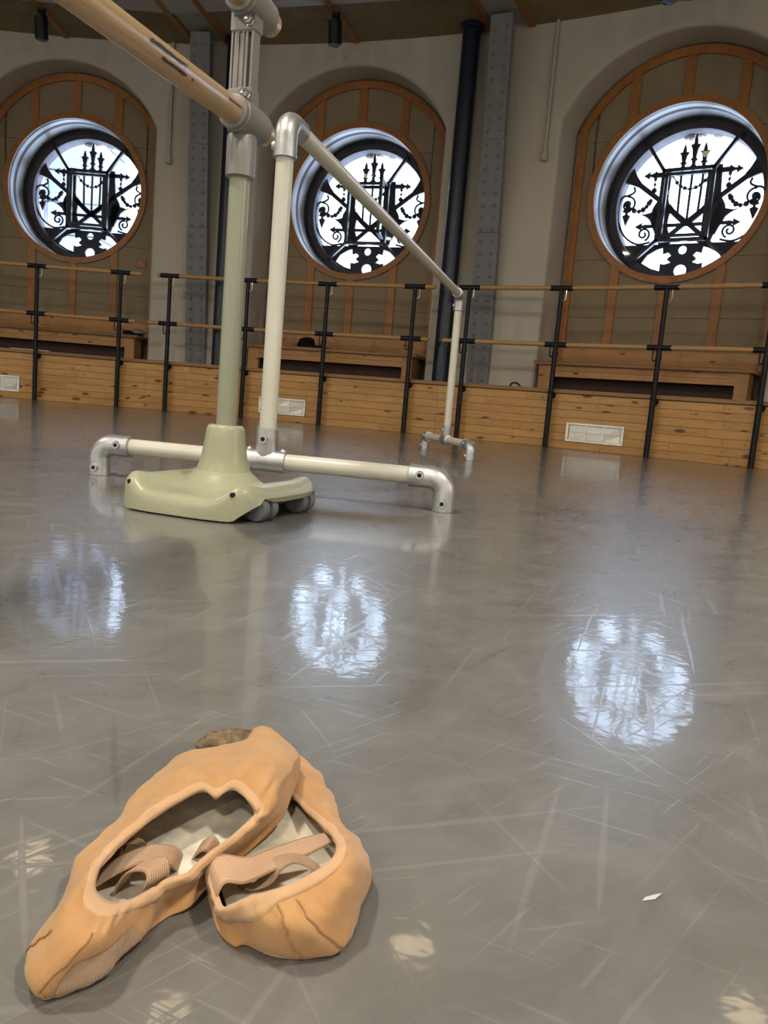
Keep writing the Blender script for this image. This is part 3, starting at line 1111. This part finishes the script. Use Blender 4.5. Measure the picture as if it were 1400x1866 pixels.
# ------------------------------------------------------------------ benches under the windows
def bench(th, label):
    r = bay('wooden_bench', th, 12.50, Z_LEDGE, label=label, cat='bench', group='wooden benches under the windows')
    x0, x1, zt = -1.05, 1.04, .30
    m = MB()
    m.cbox(x0 - .05, x1 + .05, -.04, .585, zt - .038, zt, .004)
    m.build('top', M['ledge'], r, 0)
    for a, b in ((x0, x0 + .14), (x1 - .12, x1)):
        m = MB()
        m.box(a, b, 0, .05, 0, zt - .038)
        m.build('post', M['pine_dull'], r, 0)
    for z0, z1 in ((.140, .200), (.2015, zt - .039)):
        m = MB()
        m.cbox(x0 + .14, x1 - .12, .004, .045, z0, z1, .0015)
        m.build('front_board', M['pine_dull'], r, 0)
    for x in (x0, x1 - .03):
        for j in range(3):
            m = MB()
            m.cbox(x, x + .03, .05, .30, j * .087 + .001, (j + 1) * .087 - .001, .001)
            m.build('side_board', M['pine_dull'], r, 0)
    m = MB()
    m.box(x0 + .03, x1 - .03, .16, .18, .0, zt - .04)
    m.build('back_board', M['slot'], r, 0)
    return r


bench(TH[0], 'low wooden bench with a dark slot under the left window')
bench(TH[1], 'low wooden bench with a dark slot under the middle window')
bench(TH[2], 'low wooden bench with a dark slot under the right window')

# ------------------------------------------------------------------ wall barres
def wall_barre(posts, lo_over, hi_over, label):
    am = (posts[0] + posts[-1]) / 2
    r = bay('wall_barre', am, R_POST, 0, label=label, cat='barre', group='double wooden wall barres')
    inv = Matrix.Rotation(am, 4, 'Z') @ Matrix.Translation(-cyl(R_POST, am))

    def L(a, z, R=R_POST):
        return inv @ cyl(R, a, z)
    for zi, z in enumerate((1.0387, 1.5965)):
        pts = [L(a, z) for a in posts]
        d0 = (pts[0] - pts[1]).normalized()
        d1 = (pts[-1] - pts[-2]).normalized()
        full = [pts[0] + d0 * lo_over[zi]] + pts + [pts[-1] + d1 * hi_over[zi]]
        m = MB()
        m.tube(full, .0225, 14)
        m.build('rail', M['rail'], r)
        for i, p in enumerate(pts):
            d = (pts[min(i + 1, len(pts) - 1)] - pts[max(i - 1, 0)]).normalized()
            m = MB()
            m.tube([p - d * .118, p - d * .117, p + d * .117, p + d * .118], [.024, .027, .027, .024], 14)
            m.build('sleeve', M['black'], r)
    for i, a in enumerate(posts):
        m = MB()
        m.tube([L(a, 0), L(a, .56)], .027, 14)
        m.tube([L(a, .56), L(a, .565), L(a, 1.0387)], [.031, .025, .025], 14)
        m.tube([L(a, .93), L(a, .96)], .029, 14)
        m.tube([L(a, 1.0387), L(a, 1.585)], .0225, 14)
        m.build('post', M['black'], r)
        b = MB()
        p, q = L(a, .535), L(a, .535, R_WAIN + .004)
        b.tube([p, q], .017, 10)
        b.tube([q + (p - q) * .35, q], .034, 10)
        b.build('wall_bracket', M['black'], r)
        d = Vector((1, 0, 0))
        for z in (1.5965, 1.0387):
            h = MB()
            p = L(a, z)
            s = 1 if (z > 1.2) else -1
            h.tube([p + Vector((s * .055, -.005, -.02)), p + Vector((s * .055, -.008, -.10)), p + Vector((s * .048, -.012, -.122)), p + Vector((s * .022, -.012, -.122))], .007, 8)
            h.build('hook', M['chrome'] if z > 1.2 else M['black'], r)


wall_barre([-.172, -.088, -.0049, .079], (.25, .25), (.20, .25), 'double wooden wall barre on black posts under the left window')
wall_barre([.1293, .2094, .2902, .376], (.255, .155), (.20, .225), 'double wooden wall barre on black posts under the middle window')
wall_barre([.4273, .5087, .5931, .6705, .752], (.26, .20), (.25, .25), 'double wooden wall barre on black posts under the right window')

# ------------------------------------------------------------------ air vents in the wainscot
def vent(phi0, phi1, fa, fb_, label):
    am = (fa + fb_) / 2
    r = bay('air_vent', am, R_WAIN * math.cos((fb_ - fa) / 2) - .004, .078, label=label, cat='vent', group='metal air vents in the wainscot')
    x0, x1 = R_WAIN * (phi0 - am), R_WAIN * (phi1 - am)
    hgt, bw = .197, .026
    m = MB()
    for a, b, c, d in ((x0, x1, 0, bw), (x0, x1, hgt - bw, hgt), (x0, x0 + bw, bw, hgt - bw), (x1 - bw, x1, bw, hgt - bw)):
        m.cbox(a, b, -.012, .004, c, d, .003)
    m.build('frame', M['vent_metal'], r, 0)
    cw = (x1 - x0 - 2 * bw) / 3
    for k in range(1, 3):
        m = MB()
        xx = x0 + bw + cw * k
        m.box(xx - .008, xx + .008, -.009, .004, bw, hgt - bw)
        m.build('divider', M['vent_metal'], r, 0)
    rr = random.Random(label)
    for k in range(3):
        for j in range(2):
            xa, xb = x0 + bw + cw * k + .008, x0 + bw + cw * (k + 1) - .008
            za = bw + (hgt - 2 * bw) / 2 * j
            zb = za + (hgt - 2 * bw) / 2 - .003
            t = rr.uniform(-.003, .003)
            m = MB()
            m.add([(xa, -.001 + t, za), (xb, -.001 - t, za), (xb, -.004 + t, zb), (xa, -.004, zb), (xa, .004, za), (xb, .004, za), (xb, .004, zb), (xa, .004, zb)],
                  [(0, 1, 2, 3), (4, 7, 6, 5), (0, 4, 5, 1), (1, 5, 6, 2), (2, 6, 7, 3), (3, 7, 4, 0)])
            m.build('louvre', M['louvre'], r, 0)


vent(-.0712, -.0230, -.088, -.0049, 'bright metal air vent in the planks at the far left')
vent(.2252, .2733, .2094, .2902, 'bright metal air vent in the planks behind the cream pipe barre')
vent(.5236, .5717, .5087, .5931, 'bright metal air vent in the planks below the right window')


# ------------------------------------------------------------------ things left on the benches and the ledge
def lump(name, blobs, mat, parent, seed=1):
    from mathutils import noise as mn
    m = MB()
    for (x, y, z, rx, ry, rz) in blobs:
        b = MB()
        b.ball((0, 0, 0), 1.0, 20, 14)
        vs = []
        for v in b.v:
            p = Vector(v)
            k = 1 + .22 * mn.noise(p * 2.1 + Vector((seed * 3.1 + x * 9, 0, 0)))
            q = (x + p.x * rx * k, y + p.y * ry * k, max(z + p.z * rz * k, 0))
            vs.append(q)
        m.add(vs, b.f)
    return m.build(name, mat, parent, 60)


r = bay('black_hat', TH[1], 12.75, Z_LEDGE + .30, label='black peaked hat lying with a black cloth on the middle bench', cat='hat')
lump('crown', [(-.40, .02, .055, .11, .10, .085)], M['blackfab'], r, 2)
lump('brim', [(-.27, .0, .02, .13, .09, .03), (-.13, 0, .012, .09, .07, .016), (-.50, 0, .01, .06, .08, .014)], M['blackfab'], r, 5)
r = bay('crumpled_garment', TH[0], 12.72, Z_LEDGE + .30, label='crumpled grey and black garment on the end of the left bench', cat='clothing')
lump('grey_cloth', [(1.0, .0, .04, .10, .10, .055), (.87, .0, .02, .06, .08, .03)], M['greyfab'], r, 3)
lump('black_cloth', [(.94, -.05, .03, .10, .06, .035), (1.04, -.07, .018, .06, .04, .022)], M['blackfab'], r, 8)
m = MB()
m.tube([(.058 * math.cos(PI * k / 18), .012 * math.sin(k * .9), .045 * math.sin(PI * k / 18)) for k in range(19)], .0085, 10)
o = m.build('black_strap_loop', M['black'])
o.location = cyl(12.45, .469, Z_LEDGE)
o.rotation_euler.z = -.469
tag(o, 'small black loop standing on the ledge left of the right bench', 'strap')
m = MB()
m.cbox(-.25, .25, -.03, .03, 0, .022, .004)
o = m.build('paper_roll', M['paper'])
o.location = cyl(12.58, TH[0], Z_LEDGE) + Vector((-.30, 0, 0))
o.rotation_euler.z = -TH[0] - .02
tag(o, 'flat strip of white paper lying in the slot of the left bench', 'paper')


# ------------------------------------------------------------------ ceiling spots at the wall
def spot(th, label):
    r = bay('ceiling_spotlight', th, 12.02, H - .02, label=label, cat='spotlight', group='black ceiling spotlights along the wall')
    m = MB()
    m.tube([(0, 0, .02), (0, 0, -.03)], .045, 16)
    m.tube([(0, 0, -.03), (0, 0, -.07)], .02, 12)
    m.build('mount', M['black'], r)
    b = MB()
    b.tube([(-.005, -.02, -.065), (0, -.015, -.075), (.0, .02, -.30), (0, .02, -.302)], [.06, .072, .072, .062], 24)
    b.build('body', M['black'], r)


spot(TH[0], 'black cylinder spotlight on the ceiling above the left window')
spot(TH[1], 'black cylinder spotlight on the ceiling above the middle window')
spot(TH[2], 'black cylinder spotlight on the ceiling above the right window')

# ceiling lamps: those by the windows glint in the floor, the rest are added fill
LAMPS = [(-3.11, 7.03, 0), (.55, 6.23, 0), (-1.3, 5.3, 0), (3.25, 5.78, 0), (-5.6, 2.6, 1), (-1.6, .9, 1), (2.2, -.2, 1), (-5.0, -2.4, 1), (-.6, -3.4, 1), (-3.6, -6.6, 1)]
m = MB()
m.lathe([(.25, 0), (.25, -.07), (.24, -.08), (.225, -.08), (.22, -.03), (.001, -.03)], (0, 0, 0), 28)
hous = m.mesh('housing', M['black'])
for i, (x, y, k) in enumerate(LAMPS):
    r = empty('ceiling_lamp', (x, y, H - .015), 0, 'round warm ceiling lamp, glinting in the floor or added for top light', 'lamp', 'round warm ceiling lamps')
    link('housing', hous, r)
    ld = bpy.data.lights.new('lamp_light', 'AREA')
    ld.shape = 'DISK'
    ld.size = .34 if k == 0 else .42
    ld.energy = LAMP_W[k]
    ld.color = LAMP_COL[k]
    lo = bpy.data.objects.new('lamp_light', ld)
    COL.objects.link(lo)
    lo.parent = r
    lo.location = (0, 0, -.05)

# unseen round windows behind the viewpoint, with glowing panes added as fill light
def fill_pane():
    m = bpy.data.materials.new('glowing_fill_pane')
    m.use_nodes = True
    nt = m.node_tree
    nt.nodes.clear()
    o = nt.nodes.new('ShaderNodeOutputMaterial')
    e = nt.nodes.new('ShaderNodeEmission')
    e.inputs[0].default_value = (1.0, .965, .91, 1)
    e.inputs[1].default_value = PANE_STRENGTH
    nt.links.new(e.outputs[0], o.inputs[0])
    return m


M['fillpane'] = fill_pane()
m = MB()
m.add([(.85 * math.cos(2 * PI * k / 32), -.02, WZ + .85 * math.sin(2 * PI * k / 32)) for k in range(32)], [tuple(range(32))])
pane_b = m.mesh('pane', M['fillpane'], 0)
m = MB()
m.ringband(.84, .95, -.05, .06, WZ, 48)
ring_b = m.mesh('round_frame', M['teak'])
bars_b = []
for i in range(4):
    m = MB()
    m.strip([(cor[i][0], WZ + cor[i][1]), (DG[i][0], WZ + DG[i][1])], .036, -.04, -.022)
    m.strip([(cor[i][0], WZ + cor[i][1]), (cor[(i + 1) % 4][0], WZ + cor[(i + 1) % 4][1])], .036, -.04, -.022)
    bars_b.append(m.mesh('glazing_bar', M['winiron'], 0))
for j, k in enumerate((5, 7, 9, 11, 13, 15, 17)):
    wn = bay('window_%d' % (j + 4), -.0009 + PITCH_A * k, R_WALL, kind='structure', label='round window with an added glowing fill pane, behind the viewpoint')
    link('pane', pane_b, wn)
    link('round_frame', ring_b, wn)
    for me in bars_b:
        link('glazing_bar', me, wn)


# ------------------------------------------------------------------ cream pipe barre
def fitting_screw(r, p, d, s=.011):
    m = MB()
    m.lathe([(s * 1.15, -.004), (s * 1.15, .002), (s, .006), (s * .55, .006), (s * .5, .001)], p, 14, d)
    o = m.build('set_screw', M['alu'], r)
    h = MB()
    h.lathe([(s * .5, .0), (s * .5, .0063)], p, 8, d)
    h.build('socket', M['darkhole'], o)


def arc_pts(p, a, b, rad, n=8):
    # quarter turn starting at p heading along a and ending heading along b
    a, b = Vector(a), Vector(b)
    return [Vector(p) + a * rad * math.sin(PI / 2 * k / n) + b * rad * (1 - math.cos(PI / 2 * k / n)) for k in range(n + 1)]


NA, NB = Vector((-.862, 2.341, 0)), Vector((.161, 2.148, 0))
FA, FB = Vector((.252, 5.666, 0)), Vector((.4795, 4.651, 0))
pb = empty('portable_pipe_barre', ((NA + NB) / 2), 0, 'portable barre of cream enamelled pipe with cast aluminium elbow fittings', 'barre')
ORG = (NA + NB) / 2
Z = Vector((0, 0, 1))
PR, FR, ZP, TOP = .0242, .0315, .092, 1.020
mids = []
for A, B in ((NA, NB), (FA, FB)):
    A, B = A - ORG, B - ORG
    Mi = (A + B) / 2
    mids.append(Mi)
    d = (B - A).normalized()
    side = Vector((d.y, -d.x, 0))
    if side.dot(-ORG - Mi) < 0:
        side = -side
    m = MB()
    m.tube([A + d * .055 + Z * ZP, B - d * .055 + Z * ZP], PR, 24)
    m.build('foot_pipe', M['cream'], pb)
    for E_, s in ((A, 1), (B, -1)):
        e = d * s
        m = MB()
        bend = arc_pts(E_ + e * .042 + Z * ZP, -e, -Z, .042)
        pts = [E_ + e * .095 + Z * ZP, E_ + e * .094 + Z * ZP] + bend + [E_ + Z * .001, E_ + Z * .0]
        m.tube(pts, [FR * .93] + [FR] * (len(pts) - 2) + [FR * .95], 24)
        m.tube([E_ + e * .099 + Z * ZP, E_ + e * .089 + Z * ZP], FR * 1.04, 24)
        m.build('elbow', M['alu'], pb)
        fitting_screw(pb, E_ + e * .068 + Z * (ZP + .004) + side * FR, side)
        fitting_screw(pb, E_ + Z * .024 + side * FR, side)
    m = MB()
    m.tube([Mi - d * .062 + Z * ZP, Mi - d * .061 + Z * ZP, Mi + d * .061 + Z * ZP, Mi + d * .062 + Z * ZP], [FR * .95, FR, FR, FR * .95], 24)
    m.tube([Mi + side * .008 + Z * (ZP - .012), Mi + Z * (ZP + .03), Mi + Z * (ZP + .092), Mi + Z * (ZP + .093)], [FR * .55, FR, FR, FR * .95], 24)
    for s in (-1, 1):
        m.ball(Mi + d * .05 * s + Z * (ZP + FR * .9), .010, 10, 6)
    m.build('tee_fitting', M['alu'], pb)
    fitting_screw(pb, Mi + Z * (ZP + .062) + side * FR, side, .012)
    m = MB()
    m.tube([Mi + Z * (ZP + .05), Mi + Z * (TOP - .05)], PR, 24)
    m.build('upright', M['cream'], pb)
bd_ = (mids[1] - mids[0]).normalized()
m = MB()
m.tube([mids[0] + bd_ * .06 + Z * TOP, mids[1] - bd_ * .06 + Z * TOP], PR, 24)
m.build('rail', M['cream'], pb)
for Mi, e in ((mids[0], bd_), (mids[1], -bd_)):
    m = MB()
    bend = arc_pts(Mi + Z * (TOP - .045), Z, e, .045)
    pts = [Mi + Z * (TOP - .098), Mi + Z * (TOP - .097)] + bend + [Mi + e * .097 + Z * TOP, Mi + e * .098 + Z * TOP]
    m.tube(pts, [FR * .95] + [FR] * (len(pts) - 2) + [FR * .95], 24)
    m.tube([Mi + Z * (TOP - .10), Mi + Z * (TOP - .09)], FR * 1.04, 24)
    m.build('elbow', M['alu'], pb)
    fitting_screw(pb, Mi + Z * (TOP - .07) + Vector((-1, -.05, 0)).normalized() * FR, (-1, -.05, 0))


# ------------------------------------------------------------------ sage green portable barre
def rail_worn():
    m, nt, b = nmat('worn_beech_rail')
    n = noise(nt, coords(nt, scale=(14, 1.3, 14)), 2.2, 6, .6, 1.4)
    c = ramp(nt, n, [(.30, (.50, .31, .15)), (.5, (.62, .42, .23)), (.7, (.70, .50, .29))])
    tc = nt.nodes.new('ShaderNodeTexCoord')
    sep = nt.nodes.new('ShaderNodeSeparateXYZ')
    nt.links.new(tc.outputs['Object'], sep.inputs[0])
    # black scuffs: a long one well before the clamp and a short one next to it
    edge = noise(nt, coords(nt, scale=(1, 1, 1)), 55, 4, .7)

    def spot_(y, ly, x, lx):
        dy = math_n(nt, 'DIVIDE', math_n(nt, 'ABSOLUTE', math_n(nt, 'SUBTRACT', sep.outputs[1], y)), ly)
        dx = math_n(nt, 'DIVIDE', math_n(nt, 'ABSOLUTE', math_n(nt, 'SUBTRACT', sep.outputs[2], x)), lx)
        d = math_n(nt, 'ADD', math_n(nt, 'MAXIMUM', dx, dy), math_n(nt, 'MULTIPLY', edge, 1.1))
        return ramp(nt, d, [(.98, (.9, .9, .9)), (1.0, (0, 0, 0))])
    up = math_n(nt, 'GREATER_THAN', sep.outputs[0], .002)
    for y, ly, x, lx in ((-.330, .120, .001, .0105), (-.300, .110, -.013, .0060), (-.095, .050, .002, .0060)):
        c = mix(nt, math_n(nt, 'MULTIPLY', spot_(y, ly, x, lx), up), c, (.028, .028, .035))
    nt.links.new(c, b.inputs['Base Color'])
    b.inputs['Roughness'].default_value = .28
    bump(nt, b, n, .1, .001)
    return m


M['rail_worn'] = rail_worn()
RD = Vector((.327, .945, 0)).normalized()
RZ = math.atan2(-RD.x, RD.y)              # local +y runs along the rails, away from the viewer
sb_ = empty('portable_wooden_barre', (-.390, 1.862, 0), RZ, 'portable barre with two wooden rails on a sage green weighted stand', 'barre')
SPAN = -2.35


def stand_meshes():
    out = []
    # weighted base
    m = MB()
    N, K = 96, 16
    X0, X1, Y = -.180, .190, .200
    rings = []

    def outline(t):
        c, s = math.cos(t), math.sin(t)
        e = 2 / 3.6
        return Vector(((X1 if c > 0 else -X0) * abs(c) ** e * (1 if c > 0 else -1), Y * abs(s) ** e * (1 if s > 0 else -1)))

    def hgt(x, y, s):
        h = .058 - .010 * s
        r = math.hypot(x, y)
        h += .040 * math.exp(-(max(r - .05, 0) / .038) ** 2)
        for px in (-.138, .146):
            dx = (x - px) / .040
            h += (.026 + .008 * math.exp(-((abs(y) - .15) / .04) ** 2)) * math.exp(-(dx * dx) ** 1.3)
        return h

    def zbot(x, y):
        well = 1 if abs(y) < .135 else 0
        a = .050 * min(max((x - .095) / .03, 0), 1) if well else .046 * min(max((x - .135) / .05, 0), 1)
        return a + .028 * min(max((-x - .14) / .04, 0), 1)
    for k in range(K + 1):
        s = k / K
        ring = []
        for j in range(N):
            o = outline(2 * PI * j / N)
            d = o.normalized()
            p = d * .045 + (o - d * .045) * s
            h = hgt(p.x, p.y, s)
            if s > .9:
                h -= .012 * ((s - .9) / .1) ** 2
            ring.append((p.x, p.y, h))
        rings.append(ring)
    e = [outline(2 * PI * j / N) for j in range(N)]
    rings.append([(o.x * 1.015, o.y * 1.015, max(rings[-1][j][2] - .014, zbot(o.x, o.y) + .006)) for j, o in enumerate(e)])
    rings.append([(o.x * 1.02, o.y * 1.02, zbot(o.x, o.y) + .004) for o in e])
    rings.append([(o.x * .99, o.y * .99, zbot(o.x, o.y) + .0015) for o in e])
    rings.append([(o.x * .5, o.y * .8, zbot(o.x * .5, o.y) + .0015) for o in e])
    vs = [p for r in rings for p in r]
    fs = [(i * N + j, i * N + (j + 1) % N, (i + 1) * N + (j + 1) % N, (i + 1) * N + j) for i in range(len(rings) - 1) for j in range(N)]
    fs.append(tuple(range(len(vs) - N, len(vs))))
    m.add(vs, fs)
    m.lathe([(.070, .078), (.064, .092), (.058, .108), (.054, .125), (.0485, .16), (.0445, .190), (.0415, .1965), (.037, .199), (.02, .199)], (0, 0, 0), 40)
    out.append(('base', m.mesh('base', M['sage'], 50)))
    for py in (-.098, .098):
        for s in (-1, 1):
            m = MB()
            m.lathe([(.012, -.014), (.026, -.012), (.028, -.006), (.028, .006), (.026, .012), (.012, .014)], (.160, py + s * .020, .0285), 28, (0, 1, 0))
            out.append(('wheel', m.mesh('wheel', M['rubber'], 40)))
    for px, py in ((-.128, -.181), (.135, -.184)):
        m = MB()
        m.lathe([(.005, -.004), (.005, .003), (.003, .004)], (px, py, .062), 12, (0, -1, 0))
        out.append(('base_screw', m.mesh('base_screw', M['darkhole'], 40)))
    m = MB()
    m.tube([(0, 0, .19), (0, 0, .78)], .0232, 32)
    out.append(('pole', m.mesh('pole', M['sagepole'], 40)))
    # bracket head
    m = MB()
    m.lathe([(.027, .757), (.033, .760), (.0335, .80), (.0335, .845), (.031, .850)], (0, 0, 0), 32)
    out.append(('socket_sleeve', m.mesh('socket_sleeve', M['greymetal'], 40)))
    for z in (.882, 1.122):
        m = MB()
        m.tube([(.008, -.062, z), (.008, -.060, z), (.008, -.048, z), (.008, -.046, z), (.008, .036, z), (.008, .038, z), (.008, .058, z), (.008, .060, z)], [.031, .0355, .0355, .0375, .0375, .0355, .0355, .031], 32)
        s = -1 if z < 1 else 1
        m.tube([(0, -.004, z + (-.030)), (0, -.004, z + .0)], [.031, .030], 24)
        out.append(('clamp', m.mesh('clamp', M['greymetal'], 40)))
    m = MB()
    # flat web in two halves with shallow ribs and a sunken slot near the right edge
    m.box(-.027, -.0125, -.020, .006, .900, 1.105)
    m.box(-.0117, .014, -.020, .006, .900, 1.105)
    m.box(.014, .027, -.012, .006, .900, 1.105)
    for x0, x1 in ((-.027, -.0225), (-.017, -.0125), (-.0117, -.008), (.0015, .005), (.0115, .0145), (.0235, .0285)):
        m.box(x0, x1, -.0235, .006, .903, 1.102)
    for z0, z1 in ((.900, .945), (1.060, 1.105)):
        m.cbox(-.0285, .0315, -.026, .010, z0, z1, .004)
    out.append(('web', m.mesh('web', M['greymetal'], 40)))
    for z in (.927, 1.079):
        m = MB()
        m.lathe([(.0125, 0), (.0125, .004), (.0105, .004), (.0105, .014), (.0075, .016), (.006, .016), (.006, .022), (.002, .023)], (.021, -.026, z), 6, (0, -1, 0))
        out.append(('bolt', m.mesh('bolt', M['chrome'], 30)))
    return out


sm = stand_meshes()
for y in (0, SPAN):
    for nme, me in sm:
        o = link(nme, me, sb_)
        o.location = (0, y, 0)
for z in (.882, 1.122):
    m = MB()
    m.tube([(0, SPAN - .09, 0), (0, SPAN - .088, 0), (0, .088, 0), (0, .094, 0)], [.022, .0268, .0268, .022], 36)
    o = m.build('rail', M['rail_worn'], sb_)
    o.location = (.008, 0, z)


# ------------------------------------------------------------------ ballet shoes
from mathutils import noise as mn


def sheet(rows, closed):
    m = MB()
    n = len(rows[0])
    vs = [p for r in rows for p in r]
    last = n if closed else n - 1
    m.add(vs, [(i * n + j, i * n + (j + 1) % n, (i + 1) * n + (j + 1) % n, (i + 1) * n + j) for i in range(len(rows) - 1) for j in range(last)])
    return m


def raw_mesh(m, name, mat, uv=None, n=0):
    me = bpy.data.meshes.new(name)
    me.from_pydata(m.v, [], m.f)
    me.materials.append(mat)
    me.polygons.foreach_set('use_smooth', [True] * len(me.polygons))
    if uv:
        l = me.uv_layers.new(name='UVMap')
        for lp in me.loops:
            l.data[lp.index].uv = uv[lp.vertex_index]
    return me


def ballet_shoe(key, loc, label, seams, seed, band, patch=None):
    data = SHOES[key]
    loc = Vector(loc)
    root = empty('ballet_shoe', loc, 0, label, 'shoe', 'pair of ballet shoes')
    NA_ = 8
    rim, mid, sil, sole = [], [], [], []
    for r_, m_, s_, zs in data:
        r_, m_, s_ = Vector(r_) - loc, Vector(m_) - loc, Vector(s_) - loc
        d = Vector((r_.x - s_.x, r_.y - s_.y, 0))
        d = d.normalized() if d.length > .004 else d * 0
        rim.append(r_)
        mid.append(m_)
        sil.append(s_)
        sole.append(Vector((s_.x + d.x * .007, s_.y + d.y * .007, zs)))
    rings = [crom(q, NA_, True) for q in (rim, mid, sil, sole)]
    n = len(rings[0])
    cols = [crom([rings[k][j] for k in range(4)], 7) for j in range(n)]
    rows = [[cols[j][i] for j in range(n)] for i in range(len(cols[0]))]
    NR = len(rows)

    def normals(rows):
        out = []
        for i in range(len(rows)):
            rr = []
            for j in range(n):
                a = rows[min(i + 1, len(rows) - 1)][j] - rows[max(i - 1, 0)][j]
                b = rows[i][(j + 1) % n] - rows[i][(j - 1) % n]
                c = b.cross(a)
                rr.append(c.normalized() if c.length > 1e-12 else Vector((0, 0, 1)))
            out.append(rr)
        return out
    nor = normals(rows)
    # the normals must point away from the inside
    if sum(nor[NR // 2][j].z for j in range(n)) < 0:
        nor = [[-q for q in r] for r in nor]
    for i in range(NR - 2):
        for j in range(n):
            p = rows[i][j]
            w_ = mn.noise(p * 48 + Vector((seed, 0, 0))) * .0026 + mn.noise(p * 160 + Vector((seed, 3, 0))) * .0007
            g = .0007 * math.sin(j * .9 + 4 * mn.noise(p * 40)) * math.exp(-((i - 5) / 2.2) ** 2)
            rows[i][j] = p + nor[i][j] * (w_ * min(1, i / 4) + g)
    for i in range(NR):
        for j in range(n):
            if rows[i][j].z < .0008:
                rows[i][j].z = .0008
    nor = normals(rows)
    if sum(nor[NR // 2][j].z for j in range(n)) < 0:
        nor = [[-q for q in r] for r in nor]
    up = sheet(rows, True)
    up.f.append(tuple((NR - 1) * n + j for j in range(n)))
    link('upper', raw_mesh(up, 'upper', M['canvas']), root)
    lin = [[rows[i][j] - nor[i][j] * .0016 for j in range(n)] for i in range(10)]
    link('lining', raw_mesh(sheet(lin, True), 'lining', M['satin']), root)
    ins = MB()
    sl = rows[NR - 1]
    area = sum(sl[j].x * sl[(j + 1) % n].y - sl[(j + 1) % n].x * sl[j].y for j in range(n))
    inset = []
    for j in range(n):
        t = sl[(j + 3) % n] - sl[(j - 3) % n]
        q = Vector((-t.y, t.x, 0)).normalized() * (.0055 if area > 0 else -.0055)
        inset.append((sl[j].x + q.x, sl[j].y + q.y, sl[j].z + .009))
    ins.add(inset, [tuple(range(n))])
    link('insole', raw_mesh(ins, 'insole', M['insole']), root)
    # binding around the opening
    bnd = []
    for k, (s_, off) in enumerate([(0, -.0024), (0, -.0008), (-.0006, .0007), (.0015, .0010), (.0038, .0010), (.0054, .0007), (.0057, -.0004)]):
        rr = []
        for j in range(n):
            acc, p = 0.0, rows[0][j]
            i = 0
            d = abs((j / NA_ - band[0] + len(data) / 2) % len(data) - len(data) / 2) / band[1]
            wd = 1 + 1.0 * math.exp(-d ** 4)
            tgt = max(s_, 0) * wd
            while i < NR - 2 and acc + (rows[i + 1][j] - rows[i][j]).length < tgt:
                acc += (rows[i + 1][j] - rows[i][j]).length
                i += 1
            seg = rows[i + 1][j] - rows[i][j]
            t = (tgt - acc) / seg.length if seg.length > 1e-9 else 0
            p = rows[i][j] + seg * min(t, 1)
            if s_ < 0:
                p = p - seg.normalized() * .0008
            rr.append(p + nor[i][j] * off)
        bnd.append(rr)
    bd = link('binding', raw_mesh(sheet(bnd, True), 'binding', M['binding']), root)
    if patch:
        j0, j1, i0, i1 = patch
        js = range(int(j0 * NA_), int(j1 * NA_))
        pr = [[rows[i][j % n] + nor[i][j % n] * .0005 for j in js] for i in range(i0, i1)]
        uv = [(a * .1, b * .12) for a in range(len(pr)) for b in range(len(pr[0]))]
        link('ribbed_panel', raw_mesh(sheet(pr, False), 'ribbed_panel', M['ribbed'], uv), root)
    # seams across the toe
    for c0, i0, i1 in seams:
        j = int(c0 * NA_) % n
        pts = [rows[i][(j + int(2.2 * math.sin((i - i0) / (i1 - i0) * PI))) % n] + nor[i][j] * .0003 for i in range(i0, i1)]
        m = MB()
        m.tube(crom(pts, 3), .00055, 6)
        link('seam', raw_mesh(m, 'seam', M['seam']), root)
    for a, b in SHOES[key + '_straps']:
        A = crom([Vector(p) - loc for p in a], 10)
        B = crom([Vector(p) - loc for p in b], 10)
        K = 8
        rws = [[A[i].lerp(B[i], k / K) for k in range(K + 1)] for i in range(len(A))]
        m = sheet(rws, False)
        uv = [(i * .1, k / K) for i in range(len(A)) for k in range(K + 1)]
        o = link('elastic_strap', raw_mesh(m, 'elastic_strap', M['elastic'], uv), root)
        md = o.modifiers.new('thickness', 'SOLIDIFY')
        md.thickness = .0011
        md.offset = 0
    return root


ballet_shoe('right', (-.040, .430, 0), 'peach canvas ballet shoe with its heel tucked under the other shoe', [(9.3, 3, 19), (10.6, 3, 19)], 4.0, (13.0, 2.2))
sh_ = ballet_shoe('left', (-.095, .420, 0), 'peach canvas ballet shoe lying on top with its toe at the lower left', [(22.2, 6, 19), (.75, 9, 19)], 1.0, (22.0, 2.2), (19.9, 22.0, 10, 18))

m = MB()
m.ball((0, 0, 0), 1.0, 20, 12)
m.v = [(x * .028 + mn.noise(Vector((x, y, z)) * 2) * .003, y * .014, z * .011) for x, y, z in m.v]
o = m.build('suede_heel_pad', M['suede'], sh_, 60)
o.location = Vector(HEEL_PAD) - sh_.location
o.rotation_euler.z = .2

m = MB()  # tiny white flake just above the floor
m.add([(-.012, -.002, .0006), (.002, -.003, .0008), (.013, .001, .003), (.004, .003, .001), (-.006, .001, .0016)], [(0, 1, 4), (1, 2, 3), (1, 3, 4)])
o = m.build('white_fleck', M['paper'], None, 0)
o.location = (.1758, .4289, 0)
o.scale = (.62, .62, .62)
o.rotation_euler.z = .35
tag(o, 'tiny white fleck lying alone on the floor at the right', 'scrap')
